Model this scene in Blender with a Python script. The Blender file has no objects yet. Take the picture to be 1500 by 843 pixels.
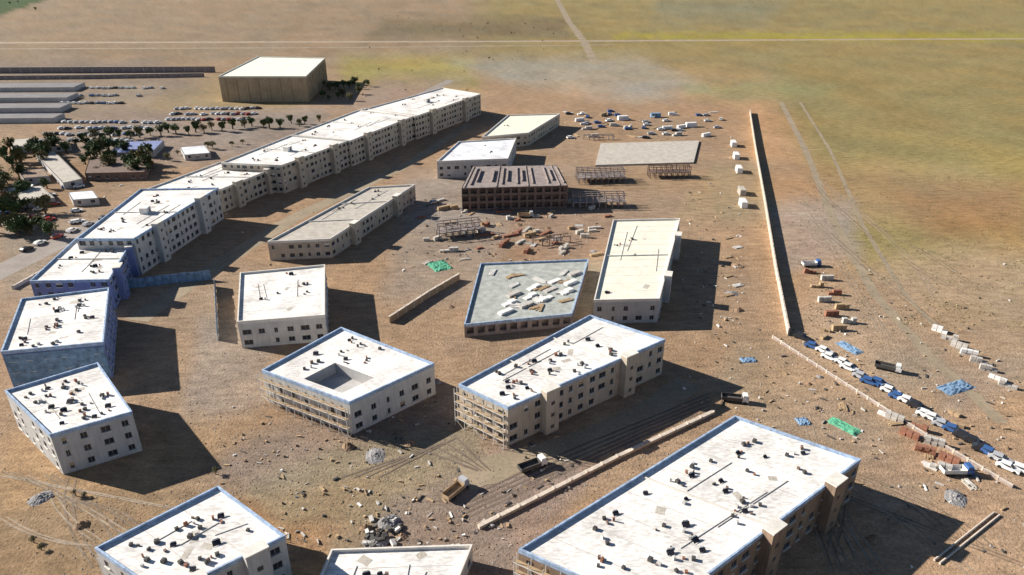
import bpy, bmesh, math, random
import numpy as np
from mathutils import Vector, Matrix
R = math.radians
sc = bpy.context.scene
C = sc.collection

# ------------------------------------------------------------------ camera, light
F_PX, HCAM, YH = 1050.0, 97.0, -90.0
PITCH = math.atan((421.5 - YH) / F_PX)
cam_d = bpy.data.cameras.new('camera')
cam_d.sensor_width = 36.0
cam_d.lens = 36.0 * F_PX / 1500.0
cam_d.clip_start = 1.0
cam_d.clip_end = 20000.0
cam = bpy.data.objects.new('camera', cam_d)
C.objects.link(cam)
cam.location = (0, 0, HCAM)
cam.rotation_euler = (math.pi / 2 - PITCH, 0, 0)
sc.camera = cam

SUN_VEC = Vector((-18.0, 5.5, 9.6)).normalized()
sun_el = math.asin(SUN_VEC.z)
sun_az = math.atan2(SUN_VEC.x, SUN_VEC.y)
w = bpy.data.worlds.new('World')
sc.world = w
w.use_nodes = True
nt = w.node_tree
sky = nt.nodes.new('ShaderNodeTexSky')
sky.sky_type = 'NISHITA'
sky.sun_disc = False
sky.sun_elevation = sun_el
sky.sun_rotation = sun_az
sky.altitude = 1500
sky.air_density = 0.9
sky.dust_density = 0.2
bg = nt.nodes['Background']
bg.inputs['Strength'].default_value = 0.05
nt.links.new(sky.outputs[0], bg.inputs['Color'])
sun_d = bpy.data.lights.new('sun', 'SUN')
sun_d.energy = 5.0
sun_d.angle = R(0.5)
sun_d.color = (1.0, 0.93, 0.83)
sun = bpy.data.objects.new('sun', sun_d)
C.objects.link(sun)
sun.rotation_euler = SUN_VEC.to_track_quat('Z', 'Y').to_euler()
sc.view_settings.view_transform = 'Standard'
sc.view_settings.look = 'None'
sc.view_settings.gamma = 1.0
sc.view_settings.exposure = 0.98

# ------------------------------------------------------------------ picture -> place
CP, SP = math.cos(PITCH), math.sin(PITCH)
def P(x, y, z=0.0):
    a = (x - 750.0) / F_PX
    b = -(y - 421.5) / F_PX
    d = Vector((a, CP + b * SP, -SP + b * CP))
    t = (z - HCAM) / d.z
    return Vector((d.x * t, d.y * t, z))
def s2l(c):
    return tuple((v / 255.0 / 12.92 if v / 255.0 <= 0.04045 else ((v / 255.0 + 0.055) / 1.055) ** 2.4) for v in c)

# ------------------------------------------------------------------ materials
def mat(name, col, rough=0.85, var=0.25, scale=0.6, bump=0.0, col2=None, fine=6.0, metallic=0.0, spec=0.3):
    m = bpy.data.materials.new(name)
    m.use_nodes = True
    n = m.node_tree.nodes
    l = m.node_tree.links
    p = n['Principled BSDF']
    p.inputs['Roughness'].default_value = rough
    p.inputs['Metallic'].default_value = metallic
    p.inputs['Specular IOR Level'].default_value = spec
    g = n.new('ShaderNodeNewGeometry')
    a = n.new('ShaderNodeTexNoise')
    a.inputs['Scale'].default_value = scale
    a.inputs['Detail'].default_value = 6
    l.new(g.outputs['Position'], a.inputs['Vector'])
    b = n.new('ShaderNodeTexNoise')
    b.inputs['Scale'].default_value = fine
    b.inputs['Detail'].default_value = 4
    l.new(g.outputs['Position'], b.inputs['Vector'])
    ad = n.new('ShaderNodeMath')
    ad.operation = 'ADD'
    l.new(a.outputs['Fac'], ad.inputs[0])
    l.new(b.outputs['Fac'], ad.inputs[1])
    r = n.new('ShaderNodeMapRange')
    r.inputs['From Min'].default_value = 0.72
    r.inputs['From Max'].default_value = 1.28
    l.new(ad.outputs[0], r.inputs['Value'])
    mx = n.new('ShaderNodeMix')
    mx.data_type = 'RGBA'
    l.new(r.outputs['Result'], mx.inputs[0])
    if name.startswith(('wall', 'roof_', 'parapet')):
        mpn = n.new('ShaderNodeMapping'); mpn.inputs['Scale'].default_value = (1.0, 1.0, 0.12) if name.startswith('wall') else (0.35, 1.0, 1.0)
        l.new(g.outputs['Position'], mpn.inputs['Vector']); l.new(mpn.outputs[0], b.inputs['Vector'])
    lo = tuple(c * (1 - var) for c in col) if col2 is None else tuple(col2)
    mx.inputs[6].default_value = (*lo, 1)
    mx.inputs[7].default_value = (*[min(1, c * (1 + var * 0.4)) for c in col], 1)
    l.new(mx.outputs[2], p.inputs['Base Color'])
    if bump:
        bp = n.new('ShaderNodeBump')
        bp.inputs['Strength'].default_value = bump
        bp.inputs['Distance'].default_value = 0.3
        l.new(b.outputs['Fac'], bp.inputs['Height'])
        l.new(bp.outputs['Normal'], p.inputs['Normal'])
    return m

M = {}
M['roof'] = mat('roof_white', (0.80, 0.77, 0.73), var=0.42, scale=0.13, fine=2.5, bump=0.05)
M['roof_b'] = mat('roof_cool', (0.76, 0.77, 0.80), var=0.42, scale=0.13, fine=2.5, bump=0.05)
M['roof_cream'] = mat('roof_cream', (0.76, 0.72, 0.60), var=0.15, scale=0.3, fine=2.5)
M['parapet'] = mat('parapet_paint', (0.70, 0.66, 0.60), var=0.2, scale=0.5)
M['membrane'] = mat('parapet_blue_membrane', (0.36, 0.47, 0.64), var=0.5, scale=0.8)
M['roof_green'] = mat('roof_green_concrete', (0.40, 0.42, 0.39), var=0.4, scale=0.5, bump=0.3)
M['wall_tan'] = mat('wall_tan', (0.46, 0.395, 0.315), var=0.22, scale=0.3, fine=2.0)
M['wall_white'] = mat('wall_white', (0.56, 0.54, 0.51), var=0.2, scale=0.3, fine=2.0)
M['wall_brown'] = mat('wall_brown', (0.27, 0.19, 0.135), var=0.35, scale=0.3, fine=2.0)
M['wall_grey'] = mat('wall_grey', (0.46, 0.45, 0.44), var=0.2, scale=0.3, fine=2.0)
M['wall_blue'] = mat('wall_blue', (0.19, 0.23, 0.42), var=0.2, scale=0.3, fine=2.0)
M['raw'] = mat('raw_concrete', (0.30, 0.25, 0.23), var=0.4, scale=0.6, fine=3.0, bump=0.3)
M['raw_brown'] = mat('raw_brown', (0.19, 0.13, 0.105), var=0.4, scale=0.6, fine=3.0, bump=0.3)
M['concrete'] = mat('concrete', (0.48, 0.44, 0.38), var=0.3, scale=0.5, fine=3.0, bump=0.2)
M['stone_wall'] = mat('stone_wall', (0.44, 0.37, 0.29), var=0.35, scale=0.6, fine=2.5, bump=0.4)
M['ochre'] = mat('ochre_plaster', (0.40, 0.31, 0.20), var=0.25, scale=0.2, fine=1.0)
M['roof_yellow'] = mat('roof_pale_yellow', (0.76, 0.74, 0.64), var=0.12, scale=0.15, fine=1.0)
M['glass'] = mat('dark_glass', (0.025, 0.03, 0.04), rough=0.25, var=0.3, spec=0.5)
M['frame'] = mat('window_frame', (0.30, 0.27, 0.24), var=0.2)
M['dark'] = mat('dark_metal', (0.09, 0.085, 0.08), rough=0.6, var=0.4)
M['panel'] = mat('black_panel', (0.035, 0.035, 0.045), rough=0.35, var=0.3)
M['tank'] = mat('tank_white', (0.55, 0.53, 0.50), rough=0.5, var=0.2)
M['steel'] = mat('scaffold_steel', (0.62, 0.60, 0.57), rough=0.5, var=0.2)
M['wood'] = mat('raw_timber', (0.42, 0.30, 0.18), var=0.35, scale=1.0)
M['brick'] = mat('brick_red', (0.30, 0.14, 0.09), var=0.4, scale=1.5)
M['block'] = mat('block_grey', (0.50, 0.47, 0.43), var=0.3, scale=1.5)
M['white'] = mat('white_paint', (0.75, 0.74, 0.72), rough=0.5, var=0.12)
M['rubber'] = mat('rubber', (0.02, 0.02, 0.02), var=0.3)
M['tarp_blue'] = mat('tarp_blue', (0.20, 0.32, 0.47), rough=0.8, var=0.6, scale=0.8, bump=0.3)
M['tarp_green'] = mat('tarp_green', (0.10, 0.36, 0.22), rough=0.5, var=0.35, scale=0.8, bump=0.3)
M['asphalt'] = mat('grey_asphalt', (0.20, 0.19, 0.19), var=0.25, scale=0.15, fine=1.5)
M['street'] = mat('grey_street', (0.29, 0.25, 0.22), var=0.25, scale=0.15, fine=1.5)
M['road_dirt'] = mat('dirt_road', (0.37, 0.285, 0.205), var=0.3, scale=0.12, fine=1.2)
M['road_far'] = mat('far_road', (0.35, 0.275, 0.195), var=0.3, scale=0.12, fine=1.2)
M['track'] = mat('pale_track', (0.30, 0.24, 0.165), var=0.3, scale=0.12, fine=1.2)
M['trackdark'] = mat('tyre_track', (0.17, 0.13, 0.10), var=0.3, scale=0.2, fine=1.2)
M['kerb'] = mat('kerb_concrete', (0.58, 0.50, 0.42), var=0.3, scale=0.4, fine=2.0)
M['dirt'] = mat('dirt_mound', (0.27, 0.18, 0.115), var=0.4, scale=0.5, fine=3.0, bump=0.5)
M['gravel'] = mat('grey_gravel', (0.27, 0.26, 0.26), var=0.4, scale=0.6, fine=4.0, bump=0.5)
M['leaf'] = mat('leaf_dark', (0.07, 0.105, 0.036), var=0.5, scale=1.0, fine=5.0)
M['leaf_dry'] = mat('leaf_dry', (0.13, 0.12, 0.05), var=0.5, scale=1.0, fine=5.0)
M['tuft'] = mat('dry_grass', (0.40, 0.34, 0.19), var=0.4, scale=1.0, fine=5.0)
M['shrub'] = mat('dry_shrub', (0.14, 0.125, 0.06), var=0.4, scale=1.0, fine=5.0)
M['bark'] = mat('bark', (0.10, 0.075, 0.05), var=0.3)
CAR = [mat('car_white', (0.75, 0.75, 0.74), rough=0.3, var=0.05), mat('car_silver', (0.42, 0.43, 0.45), rough=0.3, var=0.05),
       mat('car_blue', (0.05, 0.12, 0.30), rough=0.3, var=0.05), mat('car_red', (0.32, 0.04, 0.03), rough=0.3, var=0.05),
       mat('car_black', (0.03, 0.03, 0.035), rough=0.3, var=0.05)]
CARN = ['white', 'silver', 'dark blue', 'red', 'black']

# ------------------------------------------------------------------ helpers
def mesh(name, v, f, m=None):
    me = bpy.data.meshes.new(name)
    me.from_pydata([tuple(p) for p in v], [], f)
    me.update()
    if m: me.materials.append(m)
    return me
class MB:
    def __init__(s): s.v = []; s.f = []
    def quad(s, a, b, c, d):
        n = len(s.v); s.v += [a, b, c, d]; s.f.append((n, n + 1, n + 2, n + 3))
    def prism(s, poly, z0, z1, top=True, bottom=False):     # poly clockwise from above
        n = len(s.v); k = len(poly)
        s.v += [(p[0], p[1], z0) for p in poly] + [(p[0], p[1], z1) for p in poly]
        for i in range(k):
            j = (i + 1) % k
            s.f.append((n + j, n + i, n + k + i, n + k + j))
        if top: s.f.append(tuple(n + k + i for i in range(k - 1, -1, -1)))
        if bottom: s.f.append(tuple(n + i for i in range(k)))
    def box(s, x0, x1, y0, y1, z0, z1):
        s.prism([(x0, y1), (x1, y1), (x1, y0), (x0, y0)], z0, z1, True, True)
    def bar(s, a, b, r):
        a = Vector(a); b = Vector(b); d = (b - a).normalized()
        u = d.orthogonal().normalized(); w_ = d.cross(u)
        n = len(s.v)
        for p in (a, b):
            for (i, j) in ((1, 1), (-1, 1), (-1, -1), (1, -1)):
                s.v.append(tuple(p + u * r * i + w_ * r * j))
        for i in range(4):
            j = (i + 1) % 4
            s.f.append((n + i, n + j, n + 4 + j, n + 4 + i))
        s.f.append((n + 3, n + 2, n + 1, n)); s.f.append((n + 4, n + 5, n + 6, n + 7))
    def cyl(s, a, b, r, k=10):
        a = Vector(a); b = Vector(b); d = (b - a).normalized()
        u = d.orthogonal().normalized(); w_ = d.cross(u)
        n = len(s.v)
        for p in (a, b):
            for i in range(k):
                t = 2 * math.pi * i / k
                s.v.append(tuple(p + u * r * math.cos(t) + w_ * r * math.sin(t)))
        for i in range(k):
            j = (i + 1) % k
            s.f.append((n + i, n + j, n + k + j, n + k + i))
        s.f.append(tuple(n + i for i in range(k - 1, -1, -1))); s.f.append(tuple(n + k + i for i in range(k)))
    def mesh(s, name, m): return mesh(name, s.v, s.f, m)
def link(name, me, parent=None, loc=(0, 0, 0), rz=0.0, scale=None, rot=None):
    o = bpy.data.objects.new(name, me)
    C.objects.link(o)
    o.location = loc
    o.rotation_euler = rot if rot else (0, 0, rz)
    if scale: o.scale = scale
    if parent: o.parent = parent
    return o
def tag(o, label, cat, group=None, kind=None):
    o['label'] = label; o['category'] = cat
    if group: o['group'] = group.replace(' of the left settlement', '').replace(' of the right settlement', '').replace('left settlement', 'settlement')
    if kind: o['kind'] = kind
    return o
def thing(name, label, cat, loc, rz=0.0, group=None):
    o = bpy.data.objects.new(name, None)
    C.objects.link(o)
    o.empty_display_size = 0.5
    o.location = loc; o.rotation_euler = (0, 0, rz)
    return tag(o, label, cat, group)
def struct(name, me, kind='structure'):
    o = link(name, me); o['kind'] = kind
    return o

def half_xy(h, u, y): return (2.0 * u, y)           # plan units -> picture
def H(h, u, y, z=0.0): return P(*half_xy(h, u, y), z)

# ------------------------------------------------------------------ ground sheet with its kinds of soil
def vnoise(x, y, seed):
    xi = np.floor(x).astype(np.int64); yi = np.floor(y).astype(np.int64)
    fx = x - xi; fy = y - yi
    fx = fx * fx * (3 - 2 * fx); fy = fy * fy * (3 - 2 * fy)
    def hsh(a, b):
        n = (a * 374761393 + b * 668265263 + seed * 974711) & 0x7fffffff
        n = ((n ^ (n >> 13)) * 1274126177) & 0x7fffffff
        return ((n ^ (n >> 16)) & 0xffff) / 65535.0
    return (hsh(xi, yi) * (1 - fx) + hsh(xi + 1, yi) * fx) * (1 - fy) + (hsh(xi, yi + 1) * (1 - fx) + hsh(xi + 1, yi + 1) * fx) * fy
def fbm(x, y, seed, o=4):
    r = 0; a = 0.5
    for i in range(o):
        r = r + a * vnoise(x * 2 ** i, y * 2 ** i, seed + i); a *= 0.5
    return r
def sdf(px, py, poly):
    d = np.full(px.shape, 1e9); s = np.ones(px.shape)
    k = len(poly)
    for i in range(k):
        ax, ay = poly[i]; bx, by = poly[(i + 1) % k]
        ex, ey = bx - ax, by - ay
        wx, wy = px - ax, py - ay
        t = np.clip((wx * ex + wy * ey) / (ex * ex + ey * ey), 0, 1)
        d = np.minimum(d, np.hypot(wx - ex * t, wy - ey * t))
        c1 = (ay <= py) & (by > py) & (ex * wy - ey * wx > 0)
        c2 = (ay > py) & (by <= py) & (ex * wy - ey * wx < 0)
        s = np.where(c1 | c2, -s, s)
    return d * s
# zones of soil: polygon (picture), colour seen in sun, softness
ZONES = [
 ([(-900, -84), (800, -84), (800, 120), (-900, 120)], (152, 132, 108), 40),
 ([(700, -84), (2600, -84), (2600, 330), (1250, 330), (1120, 120), (700, 90)], (150, 134, 92), 40),
 ([(1150, 100), (2600, 100), (2600, 330), (1260, 400)], (150, 134, 90), 34),
 ([(-200, -30), (60, -20), (70, 0), (0, 24), (-200, 40)], (72, 90, 52), 4),
 ([(960, 0), (1160, 0), (1120, 30), (960, 30)], (138, 132, 104), 18),
 ([(560, 32), (840, 28), (830, 54), (540, 56)], (124, 110, 84), 14),
 ([(900, 50), (1500, 48), (1500, 60), (900, 58)], (160, 148, 70), 5),
 ([(500, 85), (690, 82), (700, 130), (500, 120)], (160, 146, 88), 16),
 ([(1260, 230), (1700, 190), (1700, 620), (1470, 560), (1240, 350)], (162, 146, 94), 48),
 ([(1380, 290), (1500, 280), (1500, 370), (1370, 350)], (158, 130, 72), 22),
 ([(-200, 190), (600, 150), (960, 140), (1090, 170), (1120, 480), (1040, 700), (800, 760), (-200, 700)], (160, 138, 116), 33),
 ([(-120, 92), (240, 92), (300, 130), (260, 170), (-120, 190)], (108, 108, 118), 15),
 ([(-40, 112), (120, 115), (40, 170), (-40, 200)], (76, 90, 102), 10),
 ([(200, 160), (320, 112), (470, 140), (430, 162)], (160, 142, 84), 11),
 ([(120, 170), (480, 158), (470, 200), (300, 245), (140, 245)], (124, 126, 136), 18),
 ([(660, 90), (940, 84), (1040, 130), (940, 150), (740, 120)], (146, 156, 160), 15),
 ([(560, 110), (700, 110), (600, 160), (480, 165)], (146, 130, 120), 15),
 ([(1000, 125), (1120, 118), (1220, 132), (1080, 150), (1010, 140)], (140, 146, 104), 13),
 ([(1120, 255), (1300, 240), (1504, 270), (1504, 330), (1200, 330)], (166, 136, 106), 26),
 ([(1290, 275), (1504, 270), (1504, 335), (1360, 350)], (152, 120, 88), 23),
 ([(1120, 300), (1250, 290), (1260, 380), (1150, 400)], (156, 154, 158), 15),
 ([(1200, 420), (1440, 372), (1504, 400), (1504, 560), (1280, 575), (1200, 500)], (158, 156, 152), 39),
 ([(1080, 500), (1260, 500), (1400, 600), (1280, 660), (1120, 640), (1040, 560)], (152, 150, 144), 26),
 ([(1360, 490), (1504, 480), (1504, 520), (1400, 540)], (176, 148, 122), 18),
 ([(1380, 545), (1504, 525), (1504, 570), (1380, 610)], (134, 148, 162), 18),
 ([(580, 250), (840, 250), (960, 330), (800, 380), (640, 400)], (140, 136, 138), 20),
 ([(800, 270), (1080, 255), (1090, 320), (880, 320)], (176, 150, 112), 20),
 ([(620, 340), (760, 330), (840, 380), (660, 440)], (158, 124, 88), 20),
 ([(680, 395), (880, 380), (900, 450), (720, 490)], (150, 154, 148), 18),
 ([(300, 590), (660, 580), (680, 670), (400, 730), (320, 700)], (136, 132, 136), 23),
 ([(640, 630), (760, 600), (760, 700), (640, 700)], (174, 146, 124), 20),
 ([(-200, 690), (120, 690), (300, 720), (200, 800), (120, 900), (-200, 900)], (146, 126, 100), 26),
 ([(340, 730), (580, 690), (480, 760), (430, 790)], (156, 112, 72), 15),
 ([(410, 800), (510, 740), (640, 706), (640, 722), (540, 760), (460, 810)], (96, 124, 162), 11),
 ([(480, 790), (580, 730), (752, 720), (752, 850), (480, 850)], (136, 138, 134), 18),
 ([(1120, 660), (1504, 640), (1504, 900), (1120, 900)], (176, 147, 120), 28),
 ([(1270, 700), (1380, 704), (1360, 735), (1290, 735)], (152, 152, 152), 11),
 ([(0, 110), (416, 110), (296, 160), (0, 190)], (152, 134, 112), 18),
 ([(96, 175), (296, 170), (466, 150), (376, 220), (96, 230)], (140, 136, 138), 18),
 ([(156, 130), (236, 130), (216, 155), (136, 155)], (146, 140, 134), 13),
 ([(0, 250), (176, 225), (236, 250), (56, 320), (0, 330)], (150, 120, 90), 18),
 ([(0, 330), (156, 300), (96, 400), (0, 440)], (150, 138, 124), 18),
 ([(606, 260), (756, 262), (776, 330), (676, 440), (556, 440)], (146, 144, 146), 20),
 ([(736, 270), (1016, 270), (976, 350), (756, 420)], (160, 132, 110), 18),
 ([(1036, 240), (1116, 240), (1136, 320), (1056, 330)], (160, 144, 116), 15),
 ([(1136, 440), (1336, 370), (1496, 350), (2296, 370), (2296, 900), (1096, 900)], (184, 157, 131), 44),
 ([(296, 470), (416, 470), (376, 600), (256, 640)], (150, 148, 150), 18),
 ([(1276, 520), (1376, 510), (1396, 560), (1296, 575)], (154, 150, 146), 18),
 ([(0, 640), (296, 610), (496, 580), (216, 720), (0, 760)], (180, 146, 108), 20),
 ([(52, 790), (176, 728), (296, 690), (496, 632), (516, 650), (336, 705), (196, 750), (156, 812), (96, 800)], (98, 134, 172), 11),
 ([(356, 720), (496, 655), (696, 620), (716, 690), (576, 770), (416, 770)], (142, 144, 134), 18),
 ([(446, 690), (536, 685), (556, 720), (466, 735)], (120, 134, 160), 13),
 ([(576, 730), (756, 660), (876, 680), (756, 843), (496, 860)], (138, 132, 140), 20),
 ([(0, 780), (96, 800), (156, 860), (0, 860)], (164, 136, 104), 15),
]
xs = np.concatenate([np.linspace(-2600, -100, 26)[:-1], np.arange(-100, 1601, 5.0), np.linspace(1600, 4100, 26)[1:]])
ys = np.concatenate([np.array([-85, -81, -76, -70, -62, -53, -44, -35, -27, -19, -12]), np.arange(-5, 861, 4.0), np.array([880, 920, 980, 1060, 1180, 1350, 1600])])
GX, GY = np.meshgrid(xs, ys)
a = (GX - 750) / F_PX; b = -(GY - 421.5) / F_PX
dy = CP + b * SP; dz = -SP + b * CP
t = -HCAM / dz
WX = a * t; WY = dy * t
base = np.empty(GX.shape + (3,))
base[:] = s2l((180, 146, 112))
wxp = GX + (fbm(WX / 9, WY / 9, 3) - 0.47) * 18; wyp = GY + (fbm(WX / 9, WY / 9, 17) - 0.47) * 14
for k_, (poly, col, soft) in enumerate(ZONES):
    d = sdf(wxp, wyp, poly)
    wt = np.clip(0.5 - d / (2.0 * soft), 0, 1)
    wt = (wt * wt * (3 - 2 * wt))[..., None]
    sat = max(col) - min(col)
    if k_ > 9 and sat < 26: col = (col[0] + 12, col[1] + 2, col[2] - 12)
    blue = col[2] > col[0] + 6
    if blue and soft <= 13 and k_ > 9: continue
    kq = 0.45 if blue and soft > 11 else (0.6 if sat > 50 else 0.62) if k_ > 9 else 1.0
    wt = wt * kq
    base = base * (1 - wt) + np.array(s2l(col)) * wt
base *= 0.80                                            # seen in sun -> base colour
patch = fbm(WX / 22, WY / 22, 40, 6)[..., None]
fleck = fbm(WX / 5, WY / 5, 77, 3)[..., None]
base *= 0.66 + 0.46 * patch + 0.26 * fleck
hue = fbm(WX / 30, WY / 30, 91, 4)[..., None] - 0.47
base *= 1 + hue * np.array([0.22, 0.02, -0.22])
nr, nc = GX.shape
gv = np.stack([WX, WY, np.zeros_like(WX)], -1).reshape(-1, 3)
idx = np.arange(nr * nc).reshape(nr, nc)
gf = np.stack([idx[:-1, :-1], idx[1:, :-1], idx[1:, 1:], idx[:-1, 1:]], -1).reshape(-1, 4)
gm = bpy.data.meshes.new('ground')
gm.vertices.add(len(gv)); gm.vertices.foreach_set('co', gv.ravel())
gm.loops.add(gf.size); gm.loops.foreach_set('vertex_index', gf.ravel())
gm.polygons.add(len(gf)); gm.polygons.foreach_set('loop_start', np.arange(0, gf.size, 4))
gm.update(calc_edges=True); gm.validate()
ca = gm.color_attributes.new('soil', 'FLOAT_COLOR', 'POINT')
ca.data.foreach_set('color', np.concatenate([base.reshape(-1, 3), np.ones((nr * nc, 1))], 1).ravel())
def ground_mat():
    m = bpy.data.materials.new('soil'); m.use_nodes = True
    n = m.node_tree.nodes; l = m.node_tree.links; p = n['Principled BSDF']
    p.inputs['Roughness'].default_value = 0.95; p.inputs['Specular IOR Level'].default_value = 0.1
    at = n.new('ShaderNodeAttribute'); at.attribute_name = 'soil'
    g = n.new('ShaderNodeNewGeometry')
    mp = n.new('ShaderNodeMapping'); mp.inputs['Scale'].default_value = (0.6, 1.3, 1)
    mp.inputs['Rotation'].default_value = (0, 0, R(-12))
    l.new(g.outputs['Position'], mp.inputs['Vector'])
    def noise(scale, det, vec, rough=0.6):
        q = n.new('ShaderNodeTexNoise'); q.inputs['Scale'].default_value = scale; q.inputs['Detail'].default_value = det
        q.inputs['Roughness'].default_value = rough
        l.new(vec, q.inputs['Vector']); return q
    n1 = noise(0.35, 10, mp.outputs[0], 0.75); n2 = noise(1.6, 6, g.outputs['Position'], 0.7)
    vo = n.new('ShaderNodeTexVoronoi'); vo.inputs['Scale'].default_value = 0.9
    l.new(g.outputs['Position'], vo.inputs['Vector'])
    def rng(q, o, a0, a1, b0, b1):
        r_ = n.new('ShaderNodeMapRange'); r_.inputs['From Min'].default_value = a0; r_.inputs['From Max'].default_value = a1
        r_.inputs['To Min'].default_value = b0; r_.inputs['To Max'].default_value = b1
        l.new(q.outputs[o], r_.inputs['Value']); return r_
    r1 = rng(n1, 'Fac', 0.3, 0.7, 0.62, 1.38); r2 = rng(n2, 'Fac', 0.3, 0.7, 0.72, 1.28)
    mu = n.new('ShaderNodeMath'); mu.operation = 'MULTIPLY'
    l.new(r1.outputs[0], mu.inputs[0]); l.new(r2.outputs[0], mu.inputs[1])
    hs = n.new('ShaderNodeMix'); hs.data_type = 'RGBA'; hs.blend_type = 'MULTIPLY'; hs.inputs[0].default_value = 1
    l.new(at.outputs['Color'], hs.inputs[6]); l.new(mu.outputs[0], hs.inputs[7])
    l.new(hs.outputs[2], p.inputs['Base Color'])
    bp = n.new('ShaderNodeBump'); bp.inputs['Strength'].default_value = 0.7; bp.inputs['Distance'].default_value = 0.5
    ad = n.new('ShaderNodeMath'); ad.operation = 'ADD'
    l.new(n1.outputs['Fac'], ad.inputs[0]); l.new(n2.outputs['Fac'], ad.inputs[1])
    l.new(ad.outputs[0], bp.inputs['Height']); l.new(bp.outputs['Normal'], p.inputs['Normal'])
    return m
gm.materials.append(ground_mat())
struct('ground', gm)

# ------------------------------------------------------------------ roads, tracks (sheets and kerbs)
def ribbon(name, pts, widths, m, z, jitter=0.0, kind='structure', seed=0):
    rg = random.Random(seed)
    # subdivide
    fine = []; fw = []
    for i in range(len(pts) - 1):
        a0, b0 = Vector(pts[i]), Vector(pts[i + 1])
        k = max(2, int((b0 - a0).length / 3.0))
        for j in range(k):
            fine.append(a0.lerp(b0, j / k)); fw.append(widths[i] + (widths[i + 1] - widths[i]) * j / k)
    fine.append(Vector(pts[-1])); fw.append(widths[-1])
    v = []; f = []
    for i, p in enumerate(fine):
        d = (fine[min(i + 1, len(fine) - 1)] - fine[max(i - 1, 0)]); d.z = 0; d.normalize()
        n_ = Vector((-d.y, d.x, 0))
        v.append(p + n_ * (fw[i] / 2 + rg.uniform(-jitter, jitter)) + Vector((0, 0, z)))
        v.append(p - n_ * (fw[i] / 2 + rg.uniform(-jitter, jitter)) + Vector((0, 0, z)))
        if i: f.append((2 * i - 2, 2 * i - 1, 2 * i + 1, 2 * i))
    return struct(name, mesh(name, v, f, m), kind)
ribbon('dirt_road', [P(-700, 66), P(0, 63), P(750, 61), P(1500, 57), P(2300, 55)], [13, 12, 12, 11, 11], M['road_far'], 0.012, 0.8)
ribbon('dirt_track', [P(-700, 75), P(0, 72), P(500, 70), P(900, 66)], [6, 6, 6, 5], M['track'], 0.008, 0.6)
for h in (0,):
    ribbon('dirt_track', [H(h, 404, -60), H(h, 408, 0), H(h, 416, 30), H(h, 428, 62), H(h, 436, 95)], [7, 8, 8, 8, 7], M['track'], 0.016, 0.9, seed=h)
    # perimeter road right of the long wall
    ribbon('dirt_track', [H(h, 572, 150), H(h, 590, 220), H(h, 612, 330), H(h, 640, 430), H(h, 680, 520), H(h, 735, 620)], [3.0] * 6, M['track'], 0.012, 0.3, seed=h + 4)
    ribbon('dirt_track', [H(h, 586, 150), H(h, 608, 220), H(h, 632, 330), H(h, 662, 430), H(h, 705, 520)], [1.5] * 5, M['track'], 0.008, 0.2, seed=h + 5)
    # paved street left of the terrace
    ribbon('street', [H(h, -70, 462) if h == 0 else H(h, -104, 520), H(h, -40, 438), H(h, 0, 398), H(h, 60, 340), H(h, 120, 288), H(h, 180, 246), H(h, 250, 196), H(h, 330, 118)], [11 if h == 0 else 3, 11 if h == 0 else 7, 11, 10.5, 10, 9, 8, 7], M['street'], 0.02, seed=h)
    # street between the terrace and the second row, and inner lanes
    ribbon('lane', [H(h, 100, 470), H(h, 150, 400), H(h, 215, 320), H(h, 300, 240), H(h, 345, 180)], [7, 7, 7, 6, 5], M['track'], 0.012, 0.4, seed=h)
    ribbon('lane', [H(h, 340, 700), H(h, 420, 655), H(h, 470, 610), H(h, 505, 560)], [8, 8, 7, 6], M['track'], 0.012, 0.5, seed=h + 2)
    for k in range(5):
        ribbon('tyre_track', [H(h, 330 + k * 5, 770 - k * 12), H(h, 400 + k * 4, 705 - k * 11), H(h, 470 + k * 3, 640 - k * 8), H(h, 520, 600 - k * 6)], [0.5] * 4, M['trackdark'], 0.02 + k * 0.004, 0.12, seed=k)
    for k in range(4):
        ribbon('tyre_track', [H(h, 250 + k * 9, 700), H(h, 310 + k * 8, 660 - k * 6), H(h, 350 + k * 3, 690)], [0.4] * 3, M['trackdark'], 0.044 + k * 0.004, 0.12, seed=k)

rt = random.Random(77)
M['rut_a'] = mat('wheel_rut_dark', (0.22, 0.165, 0.115), var=0.45, scale=0.35, fine=1.5)
M['rut_b'] = mat('wheel_rut_pale', (0.33, 0.26, 0.19), var=0.4, scale=0.35, fine=1.5)
for h in (0,):
    for k in range(26):
        if k < 12: u0, y0, u1, y1 = rt.uniform(560, 620), rt.uniform(600, 700), rt.uniform(600, 760), rt.uniform(760, 860)
        elif k < 20: u0, y0, u1, y1 = rt.uniform(0, 60), rt.uniform(690, 760), rt.uniform(40, 160), rt.uniform(740, 860)
        else: u0, y0, u1, y1 = rt.uniform(565, 600), rt.uniform(180, 320), rt.uniform(640, 740), rt.uniform(400, 520)
        um, ym = (u0 + u1) / 2 + rt.uniform(-25, 25), (y0 + y1) / 2 + rt.uniform(-18, 18)
        m_ = M['rut_a'] if k % 2 else M['rut_b']
        pts = []
        for t_ in (0, .2, .4, .6, .8, 1):
            u = (1 - t_) ** 2 * u0 + 2 * t_ * (1 - t_) * um + t_ * t_ * u1; y = (1 - t_) ** 2 * y0 + 2 * t_ * (1 - t_) * ym + t_ * t_ * y1
            pts.append(H(h, u, y))
        for sd in (-0.8, 0.8):
            ribbon('wheel_rut', [p + Vector((sd, 0, 0)) for p in pts], [0.2, 0.34, 0.38, 0.3, 0.36, 0.15], m_, 0.024 + 0.0015 * k + (0.0006 if sd > 0 else 0), 0.1, seed=k)

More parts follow.
